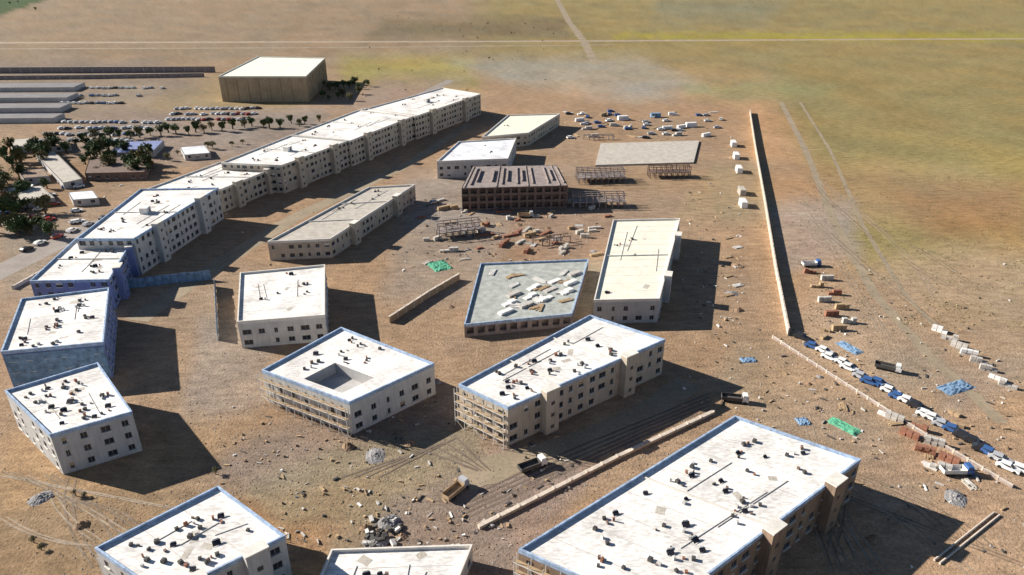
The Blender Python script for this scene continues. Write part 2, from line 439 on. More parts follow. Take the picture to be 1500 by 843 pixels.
# ------------------------------------------------------------------ shared small meshes
FZ = {}
def window_mesh(w_, h_):
    k = (w_, h_)
    if k not in FZ:
        b_ = MB(); r = 0.07
        b_.box(-w_ / 2, -w_ / 2 + r, -0.04, 0.04, 0, h_); b_.box(w_ / 2 - r, w_ / 2, -0.04, 0.04, 0, h_)
        b_.box(-w_ / 2 + r, w_ / 2 - r, -0.04, 0.04, 0, r); b_.box(-w_ / 2 + r, w_ / 2 - r, -0.04, 0.04, h_ - r, h_)
        b_.box(-0.03, 0.03, -0.035, 0.035, r, h_ - r)
        g_ = MB(); g_.box(-w_ / 2 + r, w_ / 2 - r, -0.012, 0.012, r, h_ - r)
        FZ[k] = (b_.mesh('window', M['frame']), g_.mesh('pane', M['glass']))
    return FZ[k]
def box_mesh(m, name='box'):
    b_ = MB(); b_.box(-0.5, 0.5, -0.5, 0.5, 0, 1); return b_.mesh(name, m)
UNIT = {k: box_mesh(M[k], k) for k in ('wall_tan', 'wall_white', 'wall_grey', 'wall_brown', 'wall_blue', 'steel', 'wood', 'brick', 'block', 'white', 'concrete', 'raw', 'raw_brown', 'kerb', 'ochre', 'stone_wall', 'tarp_blue', 'tarp_green', 'dark', 'parapet', 'roof', 'tank')}
def heater_meshes():
    b_ = MB()                                              # black collector on a sloping stand
    b_.quad((-1.0, -0.7, 0.25), (1.0, -0.7, 0.25), (1.0, 0.6, 1.0), (-1.0, 0.6, 1.0))
    b_.quad((-1.0, 0.6, 0.92), (1.0, 0.6, 0.92), (1.0, -0.7, 0.17), (-1.0, -0.7, 0.17))
    b_.quad((-1.0, -0.7, 0.17), (1.0, -0.7, 0.17), (1.0, -0.7, 0.25), (-1.0, -0.7, 0.25))
    for x in (-0.9, 0.9):
        b_.bar((x, 0.55, 0), (x, 0.55, 0.95), 0.04); b_.bar((x, -0.6, 0), (x, -0.6, 0.25), 0.04)
    t_ = MB(); t_.cyl((-0.75, 0.78, 1.0), (0.75, 0.78, 1.0), 0.26)
    v_ = MB(); v_.box(-0.5, 0.5, -0.45, 0.45, 0.12, 0.95); v_.box(-0.42, -0.3, -0.4, 0.4, 0, 0.12); v_.box(0.3, 0.42, -0.4, 0.4, 0, 0.12)
    v_.cyl((0, 0, 0.95), (0, 0, 1.03), 0.34)
    return b_.mesh('solar_collector', M['panel']), t_.mesh('water_tank', M['tank']), v_.mesh('cooling_unit', M['dark'])
HEAT, TANKM, UNITM = heater_meshes()

# ------------------------------------------------------------------ buildings
def poly_inset(q, d):
    n = len(q); out = []
    for i in range(n):
        p0, p1, p2 = Vector(q[i - 1]), Vector(q[i]), Vector(q[(i + 1) % n])
        d1 = (p1 - p0).normalized(); d2 = (p2 - p1).normalized()
        n1 = Vector((d1.y, -d1.x)); n2 = Vector((d2.y, -d2.x))     # inward for clockwise
        k = (n1 + n2); k = k / max(0.3, k.dot(n1))
        out.append(p1 + k * d)
    return out
def bil(q, u, v):
    return q[0].lerp(q[1], u).lerp(q[3].lerp(q[2], u), v)

def building(h, name, label, quad, storeys, wall='wall_tan', roofm='roof', win=(0, 1, 1, 0), hole=False, ww=1.25, wh=1.35, step=3.3,
             units=8, unit_pts=None, court=None, parapet=True, pil=None, balcony=False, group='flat-roofed buildings of the settlement',
             seed=1, cat='building', stair_head=None, hgt=None, raise_=0.0, dividers=0, sheeting=False, pmat=None, towers=0):
    rg = random.Random(seed * 7 + 3)
    SH = 3.05
    ht = hgt if hgt else storeys * SH + 0.35 + raise_
    tops = [H(h, *c, ht) for c in quad]
    q = [Vector((t_.x, t_.y)) for t_ in tops]
    cen = sum(q, Vector((0, 0))) / 4
    root = thing(name, label, cat, (cen.x, cen.y, 0), 0, group)
    q = [p - cen for p in q]
    wb = MB()
    for i in range(4):
        a_, b_ = q[i], q[(i + 1) % 4]
        L_ = (b_ - a_).length; d = (b_ - a_) / L_; n_ = Vector((-d.y, d.x))
        def pt(s, z, o=0.0): 
            p = a_ + d * s - n_ * o
            return (p.x, p.y, z)
        wins = []
        if win[i] and L_ > 3:
            k = max(1, int((L_ - 1.2) / step))
            colw = rg.choice([[1, .65, 1.35, 1], [1.3, 1, .65, 1], [1, 1.4, 1, .6]])
            for c in range(k):
                s = L_ * (c + 0.5) / k + rg.uniform(-0.15, 0.15)
                cw = ww if hole else round(ww * colw[c % 4], 2)
                for r_ in range(storeys):
                    if (not hole) and rg.random() < 0.08: continue
                    wins.append((s - cw / 2, s + cw / 2, 0.95 + r_ * SH, 0.95 + r_ * SH + wh, c, r_))
        cols = sorted({0.0, L_} | {x for w_ in wins for x in w_[:2]})
        rows = sorted({0.0, ht} | {x for w_ in wins for x in w_[2:4]})
        wset = {(round(w_[0], 4), round(w_[2], 4)) for w_ in wins}
        for ci in range(len(cols) - 1):
            for ri in range(len(rows) - 1):
                if (round(cols[ci], 4), round(rows[ri], 4)) in wset: continue
                wb.quad(pt(cols[ci + 1], rows[ri]), pt(cols[ci], rows[ri]), pt(cols[ci], rows[ri + 1]), pt(cols[ci + 1], rows[ri + 1]))
        dep = 1.6 if hole else 0.22
        rz = math.atan2(d.y, d.x)
        for (s0, s1, z0, z1, c, r_) in wins:
            wb.quad(pt(s0, z0), pt(s0, z0, dep), pt(s0, z1, dep), pt(s0, z1))
            wb.quad(pt(s1, z0, dep), pt(s1, z0), pt(s1, z1), pt(s1, z1, dep))
            wb.quad(pt(s0, z0, dep), pt(s0, z0), pt(s1, z0), pt(s1, z0, dep))
            wb.quad(pt(s0, z1), pt(s0, z1, dep), pt(s1, z1, dep), pt(s1, z1))
            wb.quad(pt(s1, z0, dep), pt(s0, z0, dep), pt(s0, z1, dep), pt(s1, z1, dep))
            if not hole:
                fm, gl = window_mesh(round(s1 - s0, 2), wh)
                p = pt((s0 + s1) / 2, z0, 0.14)
                f_ = link('window', fm, root, p, rz)
                link('pane', gl, f_)
                link('sill', UNIT['parapet'], f_, (0, -0.05 + 0.28, -0.1), 0, (s1 - s0 + 0.2, 0.34, 0.1))
                if rg.random() < 0.12: link('shutter', UNIT[rg.choice(['steel', 'wood', 'tank'])], f_, (0, 0.06, wh * 0.45), 0, (s1 - s0 - 0.04, 0.05, wh * 0.53))
            if balcony and r_ > 0 and c % 2 == 0 and i == 1:
                bm_ = MB()
                bm_.box(-1.5, 1.5, 0.0, 1.1, -0.15, 0); bm_.box(-1.5, 1.5, 1.02, 1.1, 0, 0.95)
                bm_.box(-1.5, -1.42, 0, 1.02, 0, 0.95); bm_.box(1.42, 1.5, 0, 1.02, 0, 0.95)
                if 'balc' not in FZ: FZ['balc'] = bm_.mesh('balcony', M['wall_white'])
                link('balcony', FZ['balc'], root, pt((s0 + s1) / 2, z0 - 0.75), rz)
        if pil and pil[i]:
            k = max(2, int(L_ / 6.5))
            for c in range(k):
                s = L_ * (c + 0.5) / k
                p = a_ + d * s + n_ * 0.3
                link('pilaster', UNIT['ochre'], root, (p.x, p.y, 0), rz, (1.1, 0.7, ht - 1.6))
    link('wall', wb.mesh('wall', M[wall]), root)
    for i in ((1,) if towers else ()):
        a_, b_ = q[i], q[(i + 1) % 4]; L_ = (b_ - a_).length; d = (b_ - a_) / L_; n_ = Vector((-d.y, d.x))
        for k in range(towers):
            c = a_ + d * (L_ * (k + (0.55 if i == 1 else 0.4)) / towers) + n_ * 0.85
            tw = link('stair_tower', UNIT[wall], root, (c.x, c.y, 0), math.atan2(d.y, d.x), (3.6, 2.1, ht + 1.5))
            for f_ in range(storeys):
                link('slit_window', UNIT['dark'], tw, (0.0, 0.5, (1.2 + f_ * SH) / (ht + 1.5)), 0, (0.26, 0.03, 0.9 / (ht + 1.5)))
            link('coping', UNIT['parapet'], tw, (0, 0, 1.0), 0, (1.06, 1.08, 0.022))
    if sheeting:
        a_, b_ = q[2], q[3]; d = (b_ - a_); n_ = Vector((-d.y, d.x)).normalized(); m_ = (a_ + b_) / 2 + n_ * 0.12
        link('sheeting', UNIT['tarp_blue'], root, (m_.x, m_.y, 0.6), math.atan2(d.y, d.x), (d.length - 0.4, 0.1, ht - 1.2))
    # roof
    inn = poly_inset(q, 0.28)
    rb = MB()
    if court:
        u0, u1, v0, v1 = court
        cq = [bil(inn, u0, v0), bil(inn, u1, v0), bil(inn, u1, v1), bil(inn, u0, v1)]
        zt = ht - 0.05
        for i in range(4):
            j = (i + 1) % 4
            rb.quad((*inn[j], zt), (*inn[i], zt), (*cq[i], zt), (*cq[j], zt))
        cb = MB()
        for i in range(4):
            j = (i + 1) % 4
            cb.quad((*cq[i], zt - 2.8), (*cq[j], zt - 2.8), (*cq[j], zt), (*cq[i], zt))
        cb.quad((*cq[3], zt - 2.8), (*cq[2], zt - 2.8), (*cq[1], zt - 2.8), (*cq[0], zt - 2.8))
        link('terrace', cb.mesh('terrace', M['wall_grey']), root)
    else:
        rb.quad(*[(*p, ht - 0.05) for p in reversed(inn)])
    link('roof', rb.mesh('roof', M[roofm]), root)
    if parapet:
        pb = MB(); hp = 0.55
        out = poly_inset(q, -0.05)
        for i in range(4):
            j = (i + 1) % 4
            pb.quad((*out[j], ht - 0.3), (*out[i], ht - 0.3), (*out[i], ht + hp), (*out[j], ht + hp))
            pb.quad((*out[j], ht + hp), (*out[i], ht + hp), (*inn[i], ht + hp), (*inn[j], ht + hp))
            pb.quad((*inn[i], ht - 0.05), (*inn[j], ht - 0.05), (*inn[j], ht + hp), (*inn[i], ht + hp))
            pb.quad((*q[i], ht - 0.3), (*q[j], ht - 0.3), (*out[j], ht - 0.3), (*out[i], ht - 0.3))
        link('parapet', pb.mesh('parapet', M[pmat] if pmat else M['parapet'] if roofm != 'roof_yellow' else M['roof_yellow']), root)
    axis = (q[0] - q[3]); rz = math.atan2(axis.y, axis.x)
    zt = ht - 0.05
    for k in range(dividers):
        v_ = (k + 1) / (dividers + 1)
        p0, p1 = bil(inn, 0.03, v_), bil(inn, 0.97, v_)
        m_ = (p0 + p1) / 2; d = p1 - p0
        link('divider_wall', UNIT['parapet'], root, (m_.x, m_.y, zt), math.atan2(d.y, d.x), (d.length, 0.22, 0.34))
    if stair_head:
        for (u, v) in stair_head:
            p = bil(inn, u, v)
            sh_ = link('stair_head', UNIT['roof'], root, (p.x, p.y, zt), rz, (3.4, 2.6, 2.1))
            d_ = link('door', UNIT['dark'], sh_, (0.1, -0.5, 0.02), 0, (0.28, 0.03, 0.85))
    # roof equipment
    if units >= 4 or unit_pts:
        k_n = max(3, int((q[0] - q[3]).length / 5.5))
        for k in range(1, k_n):
            if court: break
            v_ = k / k_n + rg.uniform(-.01, .01)
            p0, p1 = bil(inn, 0.01, v_), bil(inn, 0.99, v_); m_ = (p0 + p1) / 2; d = p1 - p0
            link('roof_seam', UNIT['block'], root, (m_.x, m_.y, ht - 0.05), math.atan2(d.y, d.x), (d.length, 0.1, 0.02))
        for k in range(3):
            u, v0 = rg.uniform(.15, .85), rg.uniform(.05, .5); p0, p1 = bil(inn, u, v0), bil(inn, u + rg.uniform(-.06, .06), v0 + rg.uniform(.2, .45))
            if court: break
            m_ = (p0 + p1) / 2; d = p1 - p0
            link('roof_pipe', UNIT['block' if k else 'tank'], root, (m_.x, m_.y, ht - 0.05), math.atan2(d.y, d.x), (d.length, 0.11, 0.12))
        for k in range(3):
            p = bil(inn, rg.uniform(.2, .8), rg.uniform(.1, .9))
            if court: break
            link('roof_patch', UNIT['concrete'], root, (p.x, p.y, ht - 0.05), rg.uniform(0, 3), (rg.uniform(1, 3), rg.uniform(.8, 2), 0.015))
    pts = []
    if unit_pts:
        for (u, y) in unit_pts:
            p = H(h, u, y, ht); pts.append(Vector((p.x, p.y)) - cen)
    else:
        for k in range(units):
            for tr in range(20):
                u, v = rg.uniform(0.14, 0.86), rg.uniform(0.06, 0.94)
                if court and court[0] - .1 < u < court[1] + .1 and court[2] - .1 < v < court[3] + .1: continue
                p = bil(inn, u, v)
                if all((p - o).length > 2.0 for o in pts): pts.append(p); break
    for p in pts:
        r_ = rg.random(); az = rg.choice([-0.1, 0.1, 0.3]) + math.pi * 0.08
        s = rg.uniform(0.42, 0.68)
        if r_ < 0.4:
            o = link('solar_collector', HEAT, root, (p.x, p.y, zt), az, (s, s, s))
            link('water_tank', TANKM, o)
        else:
            link('cooling_unit', UNITM, root, (p.x, p.y, zt), az + rng_pick(rg), (s * 1.15, s * 1.15, s))
        for e in range(rg.choice([0, 1, 1, 2])):
            an = rg.uniform(0, 6.28); dd = rg.uniform(0.9, 1.7)
            link('vent_pipe', UNIT[rg.choice(['dark', 'raw_brown', 'brick', 'tank'])], root, (p.x + math.cos(an) * dd, p.y + math.sin(an) * dd, zt), an, (rg.uniform(.25, .7), rg.uniform(.2, .5), rg.uniform(.25, .8)))
    return root, [p + cen for p in q], ht
def rng_pick(rg): return rg.choice([0, 0.4, 0.8, 1.2])

def scaffold(h, a_, b_, ht, label, seed=0, off=0.6):
    d = (b_ - a_); L_ = d.length; d = d / L_; n_ = Vector((-d.y, d.x))
    o_ = a_ + n_ * off
    root = thing('scaffold', label, 'scaffold', (o_.x, o_.y, 0), math.atan2(d.y, d.x), 'white steel scaffolds on end walls')
    k = max(2, int(L_ / 2.4)); st = L_ / k; lev = max(2, int(ht / 2.0))
    for i in range(k + 1):
        for y in (0.0, 0.9):
            link('post', UNIT['steel'], root, (i * st, y, 0), 0, (0.11, 0.11, ht + 0.8))
    for j in range(1, lev + 1):
        z = j * ht / (lev + 0.2)
        link('ledger', UNIT['steel'], root, (L_ / 2, 0.97, z), 0, (L_, 0.09, 0.1))
        link('deck_board', UNIT['wood'], root, (L_ / 2, 0.45, z - 0.1), 0, (L_ - 0.12, 0.74, 0.06))
    for i in range(k):
        for j in range(lev):
            if (i + j) % 2: continue
            z0 = j * ht / (lev + 0.2); z1 = (j + 1) * ht / (lev + 0.2)
            br = math.hypot(st, z1 - z0); an = math.atan2(st, z1 - z0)
            link('brace', UNIT['steel'], root, (i * st, 1.06, z0), 0, (0.09, 0.09, br), rot=(0, an, 0))

LPTS = [(480,250),(440,270),(535,270),(490,312),(380,395),(365,430),(430,445),(390,465),(295,490),(260,515),(325,540),(300,570),(290,602),(235,635),(155,690),(205,655),(200,770),(150,790),(110,720),(120,795)]
LPTS = [(372 + x / 2.979, 563 + y / 2.979) for x, y in LPTS]
GR = 'flat-roofed buildings of the settlement'
for h in (0,):
    S = 'left' if h == 0 else 'right'
    tag_half = ''
    warm = False
    wt = 'wall_tan' if warm else 'wall_grey'
    rc = 'roof'
    A = [([(324, 130), (352, 139), (304, 172), (264, 163)], 4, 'farthest block of the terrace, four storeys, white flat roof'),
         ([(266, 160), (305, 170), (256, 208), (213, 200)], 4, 'second farthest block of the terrace, white roof, rows of square windows'),
         ([(214, 199), (256, 207), (206, 244), (162, 240)], 4, 'middle terrace block with pale roof and small dark windows'),
         ([(161, 239), (207, 243), (162, 279), (102, 283)], 3, 'terrace block with wide white roof stepping down towards the bend'),
         ([(103, 279), (160, 277), (98, 352), (56, 352)], 4, 'long terrace block at the bend, many square windows'),
         ([(56, 351), (98, 351), (80, 412), (22, 414)], 3, 'nearest terrace block next to the courtyard house')]
    for i, (q, st, lb) in enumerate(A):
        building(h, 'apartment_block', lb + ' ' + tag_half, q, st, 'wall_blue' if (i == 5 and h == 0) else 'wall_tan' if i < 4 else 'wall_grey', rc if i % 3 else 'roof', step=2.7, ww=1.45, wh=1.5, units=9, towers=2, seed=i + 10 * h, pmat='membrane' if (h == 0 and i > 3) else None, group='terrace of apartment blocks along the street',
                 raise_=-0.5 - 0.15 * (i % 3), stair_head=[(0.5, 0.5)] if i % 2 == 0 else None, dividers=1)
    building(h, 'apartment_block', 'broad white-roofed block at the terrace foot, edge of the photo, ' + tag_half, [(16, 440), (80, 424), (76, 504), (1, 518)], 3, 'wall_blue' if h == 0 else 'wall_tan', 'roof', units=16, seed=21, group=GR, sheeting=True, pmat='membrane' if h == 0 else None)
    building(h, 'apartment_block', 'long narrow block with bare pale roof behind the terrace ' + tag_half, [(270, 276), (304, 272), (242, 352), (196, 356)], 2, 'wall_tan', 'concrete', units=5, towers=2, seed=22, group=GR, step=2.7, dividers=2)
    building(h, 'apartment_block', 'clean white-roofed block with two window rows on its front ' + tag_half, [(176, 402), (238, 390), (238, 464), (174, 474)], 2, 'wall_white', 'roof' if not warm else 'roof_cream', units=5, raise_=1.0, seed=23, group=GR, ww=1.6)
    r, q, ht = building(h, 'apartment_block', 'white block with sunken roof terrace and scaffolded end ' + tag_half, [(250, 482), (318, 535), (256, 592), (192, 545)], 2, 'wall_white', 'roof', court=(0.38, 0.82, 0.52, 0.9), units=9, seed=24, pmat='membrane', group=GR, raise_=1.6)
    scaffold(h, q[2], q[3], ht - 0.6, 'white scaffold on the end wall of the roof-terrace block ' + tag_half)
    building(h, 'apartment_block', 'squat block with cluttered white roof and grey end wall ' + tag_half, [(4, 575), (72, 534), (97, 606), (37, 640)], 3, 'wall_grey', 'roof', win=(0, 1, 1, 1), units=18, seed=25, group=GR, pmat='membrane' if h == 0 else None)
    r, q, ht = building(h, 'apartment_block', 'long three-storey block in the middle with white roof ' + tag_half, [(432, 464), (487, 500), (372, 600), (336, 566)], 3, 'wall_tan', rc, units=20, towers=2, seed=26, group=GR, pmat='membrane' if h == 0 else None, step=3.0, ww=1.5, dividers=2, balcony=False)
    scaffold(h, q[2], q[3], ht - 0.6, 'white scaffold on the near end of the long middle block ' + tag_half)
    r, q, ht = building(h, 'apartment_block', 'white-roofed block cut by the bottom edge of the photo, left part ' + tag_half, [(160, 715), (209, 788), (120, 876), (70, 806)], 3, 'wall_grey', 'roof' if not warm else 'roof_b', units=16, towers=2, seed=27, group=GR, pmat='membrane')
    scaffold(h, q[3], q[0], ht - 3.0, 'white scaffold on the street side of the bottom left block ' + tag_half)
    building(h, 'low_building', 'low white-roofed building at the bottom edge between two blocks ' + tag_half, [(243, 808), (346, 801), (330, 880), (225, 890)], 1, 'wall_white', 'roof', units=4, seed=28, group=GR)
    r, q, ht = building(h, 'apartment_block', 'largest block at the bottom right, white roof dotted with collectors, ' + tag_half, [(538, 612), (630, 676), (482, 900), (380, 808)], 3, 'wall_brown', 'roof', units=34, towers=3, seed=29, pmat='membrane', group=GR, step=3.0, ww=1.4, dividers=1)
    scaffold(h, q[2], q[3], ht - 0.6, 'white scaffold on the near end of the largest block ' + tag_half)
    building(h, 'apartment_block', 'tall bare-roofed block standing alone beside the perimeter wall ' + tag_half, [(449, 324), (498, 322), (483, 440), (435, 442)], 2, wt, 'roof_cream', units=4, raise_=0.6, towers=2, seed=30, group=GR, dividers=1)
    # unfinished
    r, q, ht = building(h, 'unfinished_building', 'unfinished brown concrete building with open window holes and ribbed roof ' + tag_half, [(346, 244), (408, 242), (416, 272), (338, 276)], 3, 'raw_brown', 'raw', hole=True, ww=2.3, wh=2.0, step=3.1, units=0, parapet=False, seed=31, group=GR)
    cen = r.location
    loc = [p - Vector((cen.x, cen.y)) for p in q]
    for k in range(20):
        if k in (3, 4, 9, 14, 15): continue
        v_ = (k + 0.5) / 20
        p0, p1 = bil(loc, v_, 0.02), bil(loc, v_, 0.98)
        d = p1 - p0; m_ = (p0 + p1) / 2
        link('roof_beam', UNIT['raw'], r, (m_.x, m_.y, ht - 0.04), math.atan2(d.y, d.x), (d.length * (1, .8, .55)[k % 3], 0.35, 0.28 + 0.25 * (k % 3)))
    building(h, 'house', 'small white house with dark windows at the terrace corner ' + tag_half, [(336, 209), (378, 204), (372, 234), (320, 238)], 2, 'wall_white', 'roof_b', units=2, raise_=1.0, seed=32, group=GR, ww=1.5)
    building(h, 'house', 'cream-roofed house with shaded right wall above the white house ' + tag_half, [(372, 170), (410, 168), (387, 196), (353, 202)], 2, 'wall_tan', 'roof_cream', units=1, seed=33, group=GR)
    building(h, 'warehouse', 'big ochre warehouse with pilasters and pale yellow roof ' + tag_half, [(189, 84), (238, 86), (224, 113), (160, 113)], 2, 'ochre', 'roof_yellow', win=(0, 0, 0, 0), units=0, pil=(0, 1, 1, 0), seed=34, cat='warehouse', hgt=16.0, group='ochre warehouses behind the settlement')
    building(h, 'shed', 'brown flat-roofed barn left of the street, among trees, ' + tag_half, [(66, 230), (110, 230), (106, 252), (62, 254)], 1, 'raw_brown', 'raw_brown', units=0, parapet=False, seed=35, hgt=3.6, group='sheds left of the street')
    building(h, 'shed', 'long pale shed left of the brown barn ' + tag_half, [(26, 226), (40, 222), (60, 262), (46, 268)], 1, 'wall_grey', 'concrete', units=0, parapet=False, seed=36, hgt=3.0, group='sheds left of the street')
    building(h, 'shed', 'small pale shed between the trees at the left margin ' + tag_half, [(4, 276), (30, 272), (40, 290), (10, 296)], 1, 'wall_grey', 'concrete', units=0, parapet=False, seed=37, hgt=3.0, group='sheds left of the street')
    building(h, 'shed', 'flat shed with blue-grey roof above the brown barn ' + tag_half, [(88, 208), (120, 206), (112, 222), (80, 224)], 1, 'wall_grey', 'wall_blue', units=0, parapet=False, seed=38, hgt=3.0, group='sheds left of the street')
    building(h, 'unfinished_building', 'low unfinished block with grey-green roof in the building yard ' + tag_half, [(352, 388), (431, 382), (419, 462), (340, 478)] if h == 0 else [(320, 392), (376, 386), (382, 470), (316, 482)], 1, 'raw', 'roof_green', hole=True, ww=1.9, wh=1.9, step=2.8, units=0, parapet=True, pmat='membrane' if h == 0 else None, seed=40, hgt=3.5, group=GR)
    # slab platform beside unfinished building
    sl = [H(h, 440, 212), H(h, 512, 208), H(h, 508, 240), H(h, 436, 244)]
    b_ = MB(); b_.prism([(p.x, p.y) for p in sl], 0, 0.7)
    tag(link('concrete_platform', b_.mesh('concrete_platform', M['concrete'])), 'pale concrete platform between the half-built frames ' + tag_half, 'platform')

# ------------------------------------------------------------------ walls
PANEL, POST, COPE = UNIT['stone_wall'], UNIT['kerb'], UNIT['kerb']
def wall_line(h, name, label, pts, height, step=3.6, thick=0.25, mpan='stone_wall', group=None):
    P0 = H(h, *pts[0])
    root = thing(name, label, 'wall', (P0.x, P0.y, 0), 0, group)
    for i in range(len(pts) - 1):
        a_, b_ = H(h, *pts[i]), H(h, *pts[i + 1])
        L_ = (b_ - a_).length; k = max(1, int(round(L_ / step))); d = (b_ - a_) / L_
        rz = math.atan2(d.y, d.x); st = L_ / k
        for j in range(k):
            c = a_ + d * (st * (j + 0.5)) - P0
            link('panel', UNIT[mpan], root, (c.x, c.y, 0), rz, (st - 0.34, thick, height))
            link('coping', COPE, root, (c.x, c.y, height), rz, (st - 0.34, thick + 0.18, 0.12))
            e = a_ + d * (st * j) - P0
            link('post', POST, root, (e.x, e.y, 0), rz, (0.34, thick + 0.14, height + 0.3))
    return root
for h in (0,):
    S = 'left' if h == 0 else 'right'
    wall_line(h, 'perimeter_wall', 'long straight perimeter wall running up the right side of the %s settlement' % S, [(577, 492), (568, 400), (560, 300), (553, 220), (549, 166)], 2.2, 3.6, 0.22, 'kerb', group='perimeter walls')
    wall_line(h, 'boundary_wall', 'low boundary wall slanting down to the right below the %s settlement' % S, [(566, 496), (620, 566), (678, 640), (742, 716)], 0.7, 3.2, 0.2, 'raw', group='boundary walls')
    wall_line(h, 'retaining_wall', 'pale retaining wall along the street side of the largest block in the %s settlement' % S, [(522, 606), (452, 672), (380, 745), (350, 775)], 0.6, 4.0, 0.7, 'kerb', group='retaining walls beside the blocks')
    wall_line(h, 'retaining_wall', 'pale retaining wall left of the long middle block in the %s settlement' % S, [(430, 488), (385, 526), (340, 566)], 0.8, 4.0, 0.7, 'kerb', group='retaining walls beside the blocks')
    wall_line(h, 'compound_wall', 'long low grey wall stretching left from the ochre warehouse of the %s settlement' % S, [(-60 if h == 0 else 2, 108), (158, 106)], 4.5, 8.0, 0.5, 'raw', group='compound walls')
    wall_line(h, 'compound_wall', 'second long grey wall in front, left of the ochre warehouse of the %s settlement' % S, [(-60 if h == 0 else 2, 118), (60, 116), (150, 113)], 3.0, 8.0, 0.5, 'raw', group='compound walls')
    wall_line(h, 'street_wall', 'low pale wall between the street and the terrace in the %s settlement' % S, [(10, 424), (60, 368), (104, 300), (160, 260), (215, 222), (268, 178)], 1.0, 4.5, 0.5, 'kerb', group='street walls')
    # foundations under construction: stepped tan walls and slab
    wall_line(h, 'foundation_wall', 'tan foundation wall of the unfinished plot in the %s settlement' % S, [(336, 410), (314, 436), (285, 474)], 2.0, 3.5, 0.5, 'wood' if h == 0 else 'concrete', group='foundation walls')

def hoarding(h, pts, label, hh=3.2):
    P0 = H(h, *pts[0])
    root = thing('site_hoarding', label, 'hoarding', (P0.x, P0.y, 0), 0, 'blue site hoardings')
    for i in range(len(pts) - 1):
        a_, b_ = H(h, *pts[i]), H(h, *pts[i + 1])
        L_ = (b_ - a_).length; k = max(1, int(round(L_ / 2.4))); d = (b_ - a_) / L_; st = L_ / k; rz = math.atan2(d.y, d.x)
        rr = random.Random(i + int(L_))
        for j in range(k):
            c = a_ + d * (st * (j + 0.5)) - P0
            link('panel', UNIT['tarp_blue'], root, (c.x, c.y, rr.uniform(0.02, 0.15)), rz + rr.uniform(-.03, .03), (st - 0.1, 0.06, hh + rr.uniform(-.15, .15)))
            e = a_ + d * (st * j) - P0
            link('post', UNIT['dark'], root, (e.x, e.y, 0), rz, (0.09, 0.12, hh + 0.2))
hoarding(0, [(90, 424), (155, 410)], 'blue site hoarding right of the terrace foot', 3.2)
hoarding(0, [(158, 420), (160, 500)], 'blue hoarding along the left side of the clean white block', 3.0)
def frame_structure(h, u, y, rz, nx, ny, lv, label, m='concrete', sp=2.6):
    p = H(h, u, y); root = thing('unfinished_house', label, 'unfinished house', p, rz, 'half-built concrete frames')
    for k in range(lv):
        for i in range(nx):
            for j in range(ny):
                if k == lv - 1 and (i * 3 + j * 5 + int(u)) % 4 == 0: continue
                link('column', UNIT[m], root, (i * sp, j * sp, k * 2.7), 0, (0.35, 0.35, 2.4))
        for j in range(ny): link('beam', UNIT[m], root, ((nx - 1) * sp / 2, j * sp, k * 2.7 + 2.403), 0, ((nx - 1) * sp + 0.4, 0.32, 0.294))
        if k < lv - 1 or (int(u) % 2): link('floor_slab', UNIT[m], root, ((nx - 1) * sp / 2, (ny - 1) * sp / 2, k * 2.7 + 2.55), 0, ((nx - 1) * sp + .2, (ny - 1) * sp - .4, 0.1))
for h in (0,):
    S = 'left' if h == 0 else 'right'
    for (u, y, rz, nx, ny, lv, lb) in [(322, 352, .3, 5, 3, 2, 'half-built two-level frame in the courtyard, nearest to the yard'), (420, 306, .05, 7, 3, 2, 'half-built two-level frame above the lone block'),
                                       (392, 362, .3, 4, 2, 1, 'low half-built frame above the grey-green roof'), (424, 270, .1, 7, 4, 2, 'large half-built frame right of the ribbed-roof building'), (476, 262, .05, 6, 3, 2, 'half-built frame in front of the pale platform'), (428, 206, .05, 5, 2, 1, 'low half-built frame left of the pale platform')]:
        if h == 1: u += {318: -28, 356: -36, 404: 4, 392: 14}.get(u, 0)
        frame_structure(h, u, y, rz, nx + 2, ny, lv, lb + ', %s settlement' % S, 'raw' if nx % 2 else 'raw_brown')
    for k in range(4):
        yy = 122 + k * 15; x0 = -20
        building(h, 'long_shed', '%s of four long low dark-roofed sheds at the upper left, %s settlement' % (['farthest', 'second farthest', 'third farthest', 'nearest'][k], S), [(x0, yy), (62 - k * 5, yy - 1), (54 - k * 5, yy + 6), (x0 - 8 * 1, yy + 7)], 1, 'wall_grey', 'asphalt', units=0, parapet=False, seed=50 + k, hgt=3.0, win=(0, 0, 0, 0), group='long low sheds at the upper left')
    for k, (u, y) in enumerate([(6, 205), (14, 250), (50, 282), (2, 318), (30, 205), (132, 176 + 40)]):
        building(h, 'shed', '%s pale hut left of the street, %s settlement' % (['small', 'low', 'narrow', 'shaded', 'upper', 'rightmost'][k], S), [(u, y), (u + 18, y - 3), (u + 22, y + 8), (u + 3, y + 11)], 1, 'wall_grey', ['concrete', 'wall_brown', 'roof_b'][k % 3], units=0, parapet=False, seed=60 + k, hgt=2.9, group='sheds left of the street')

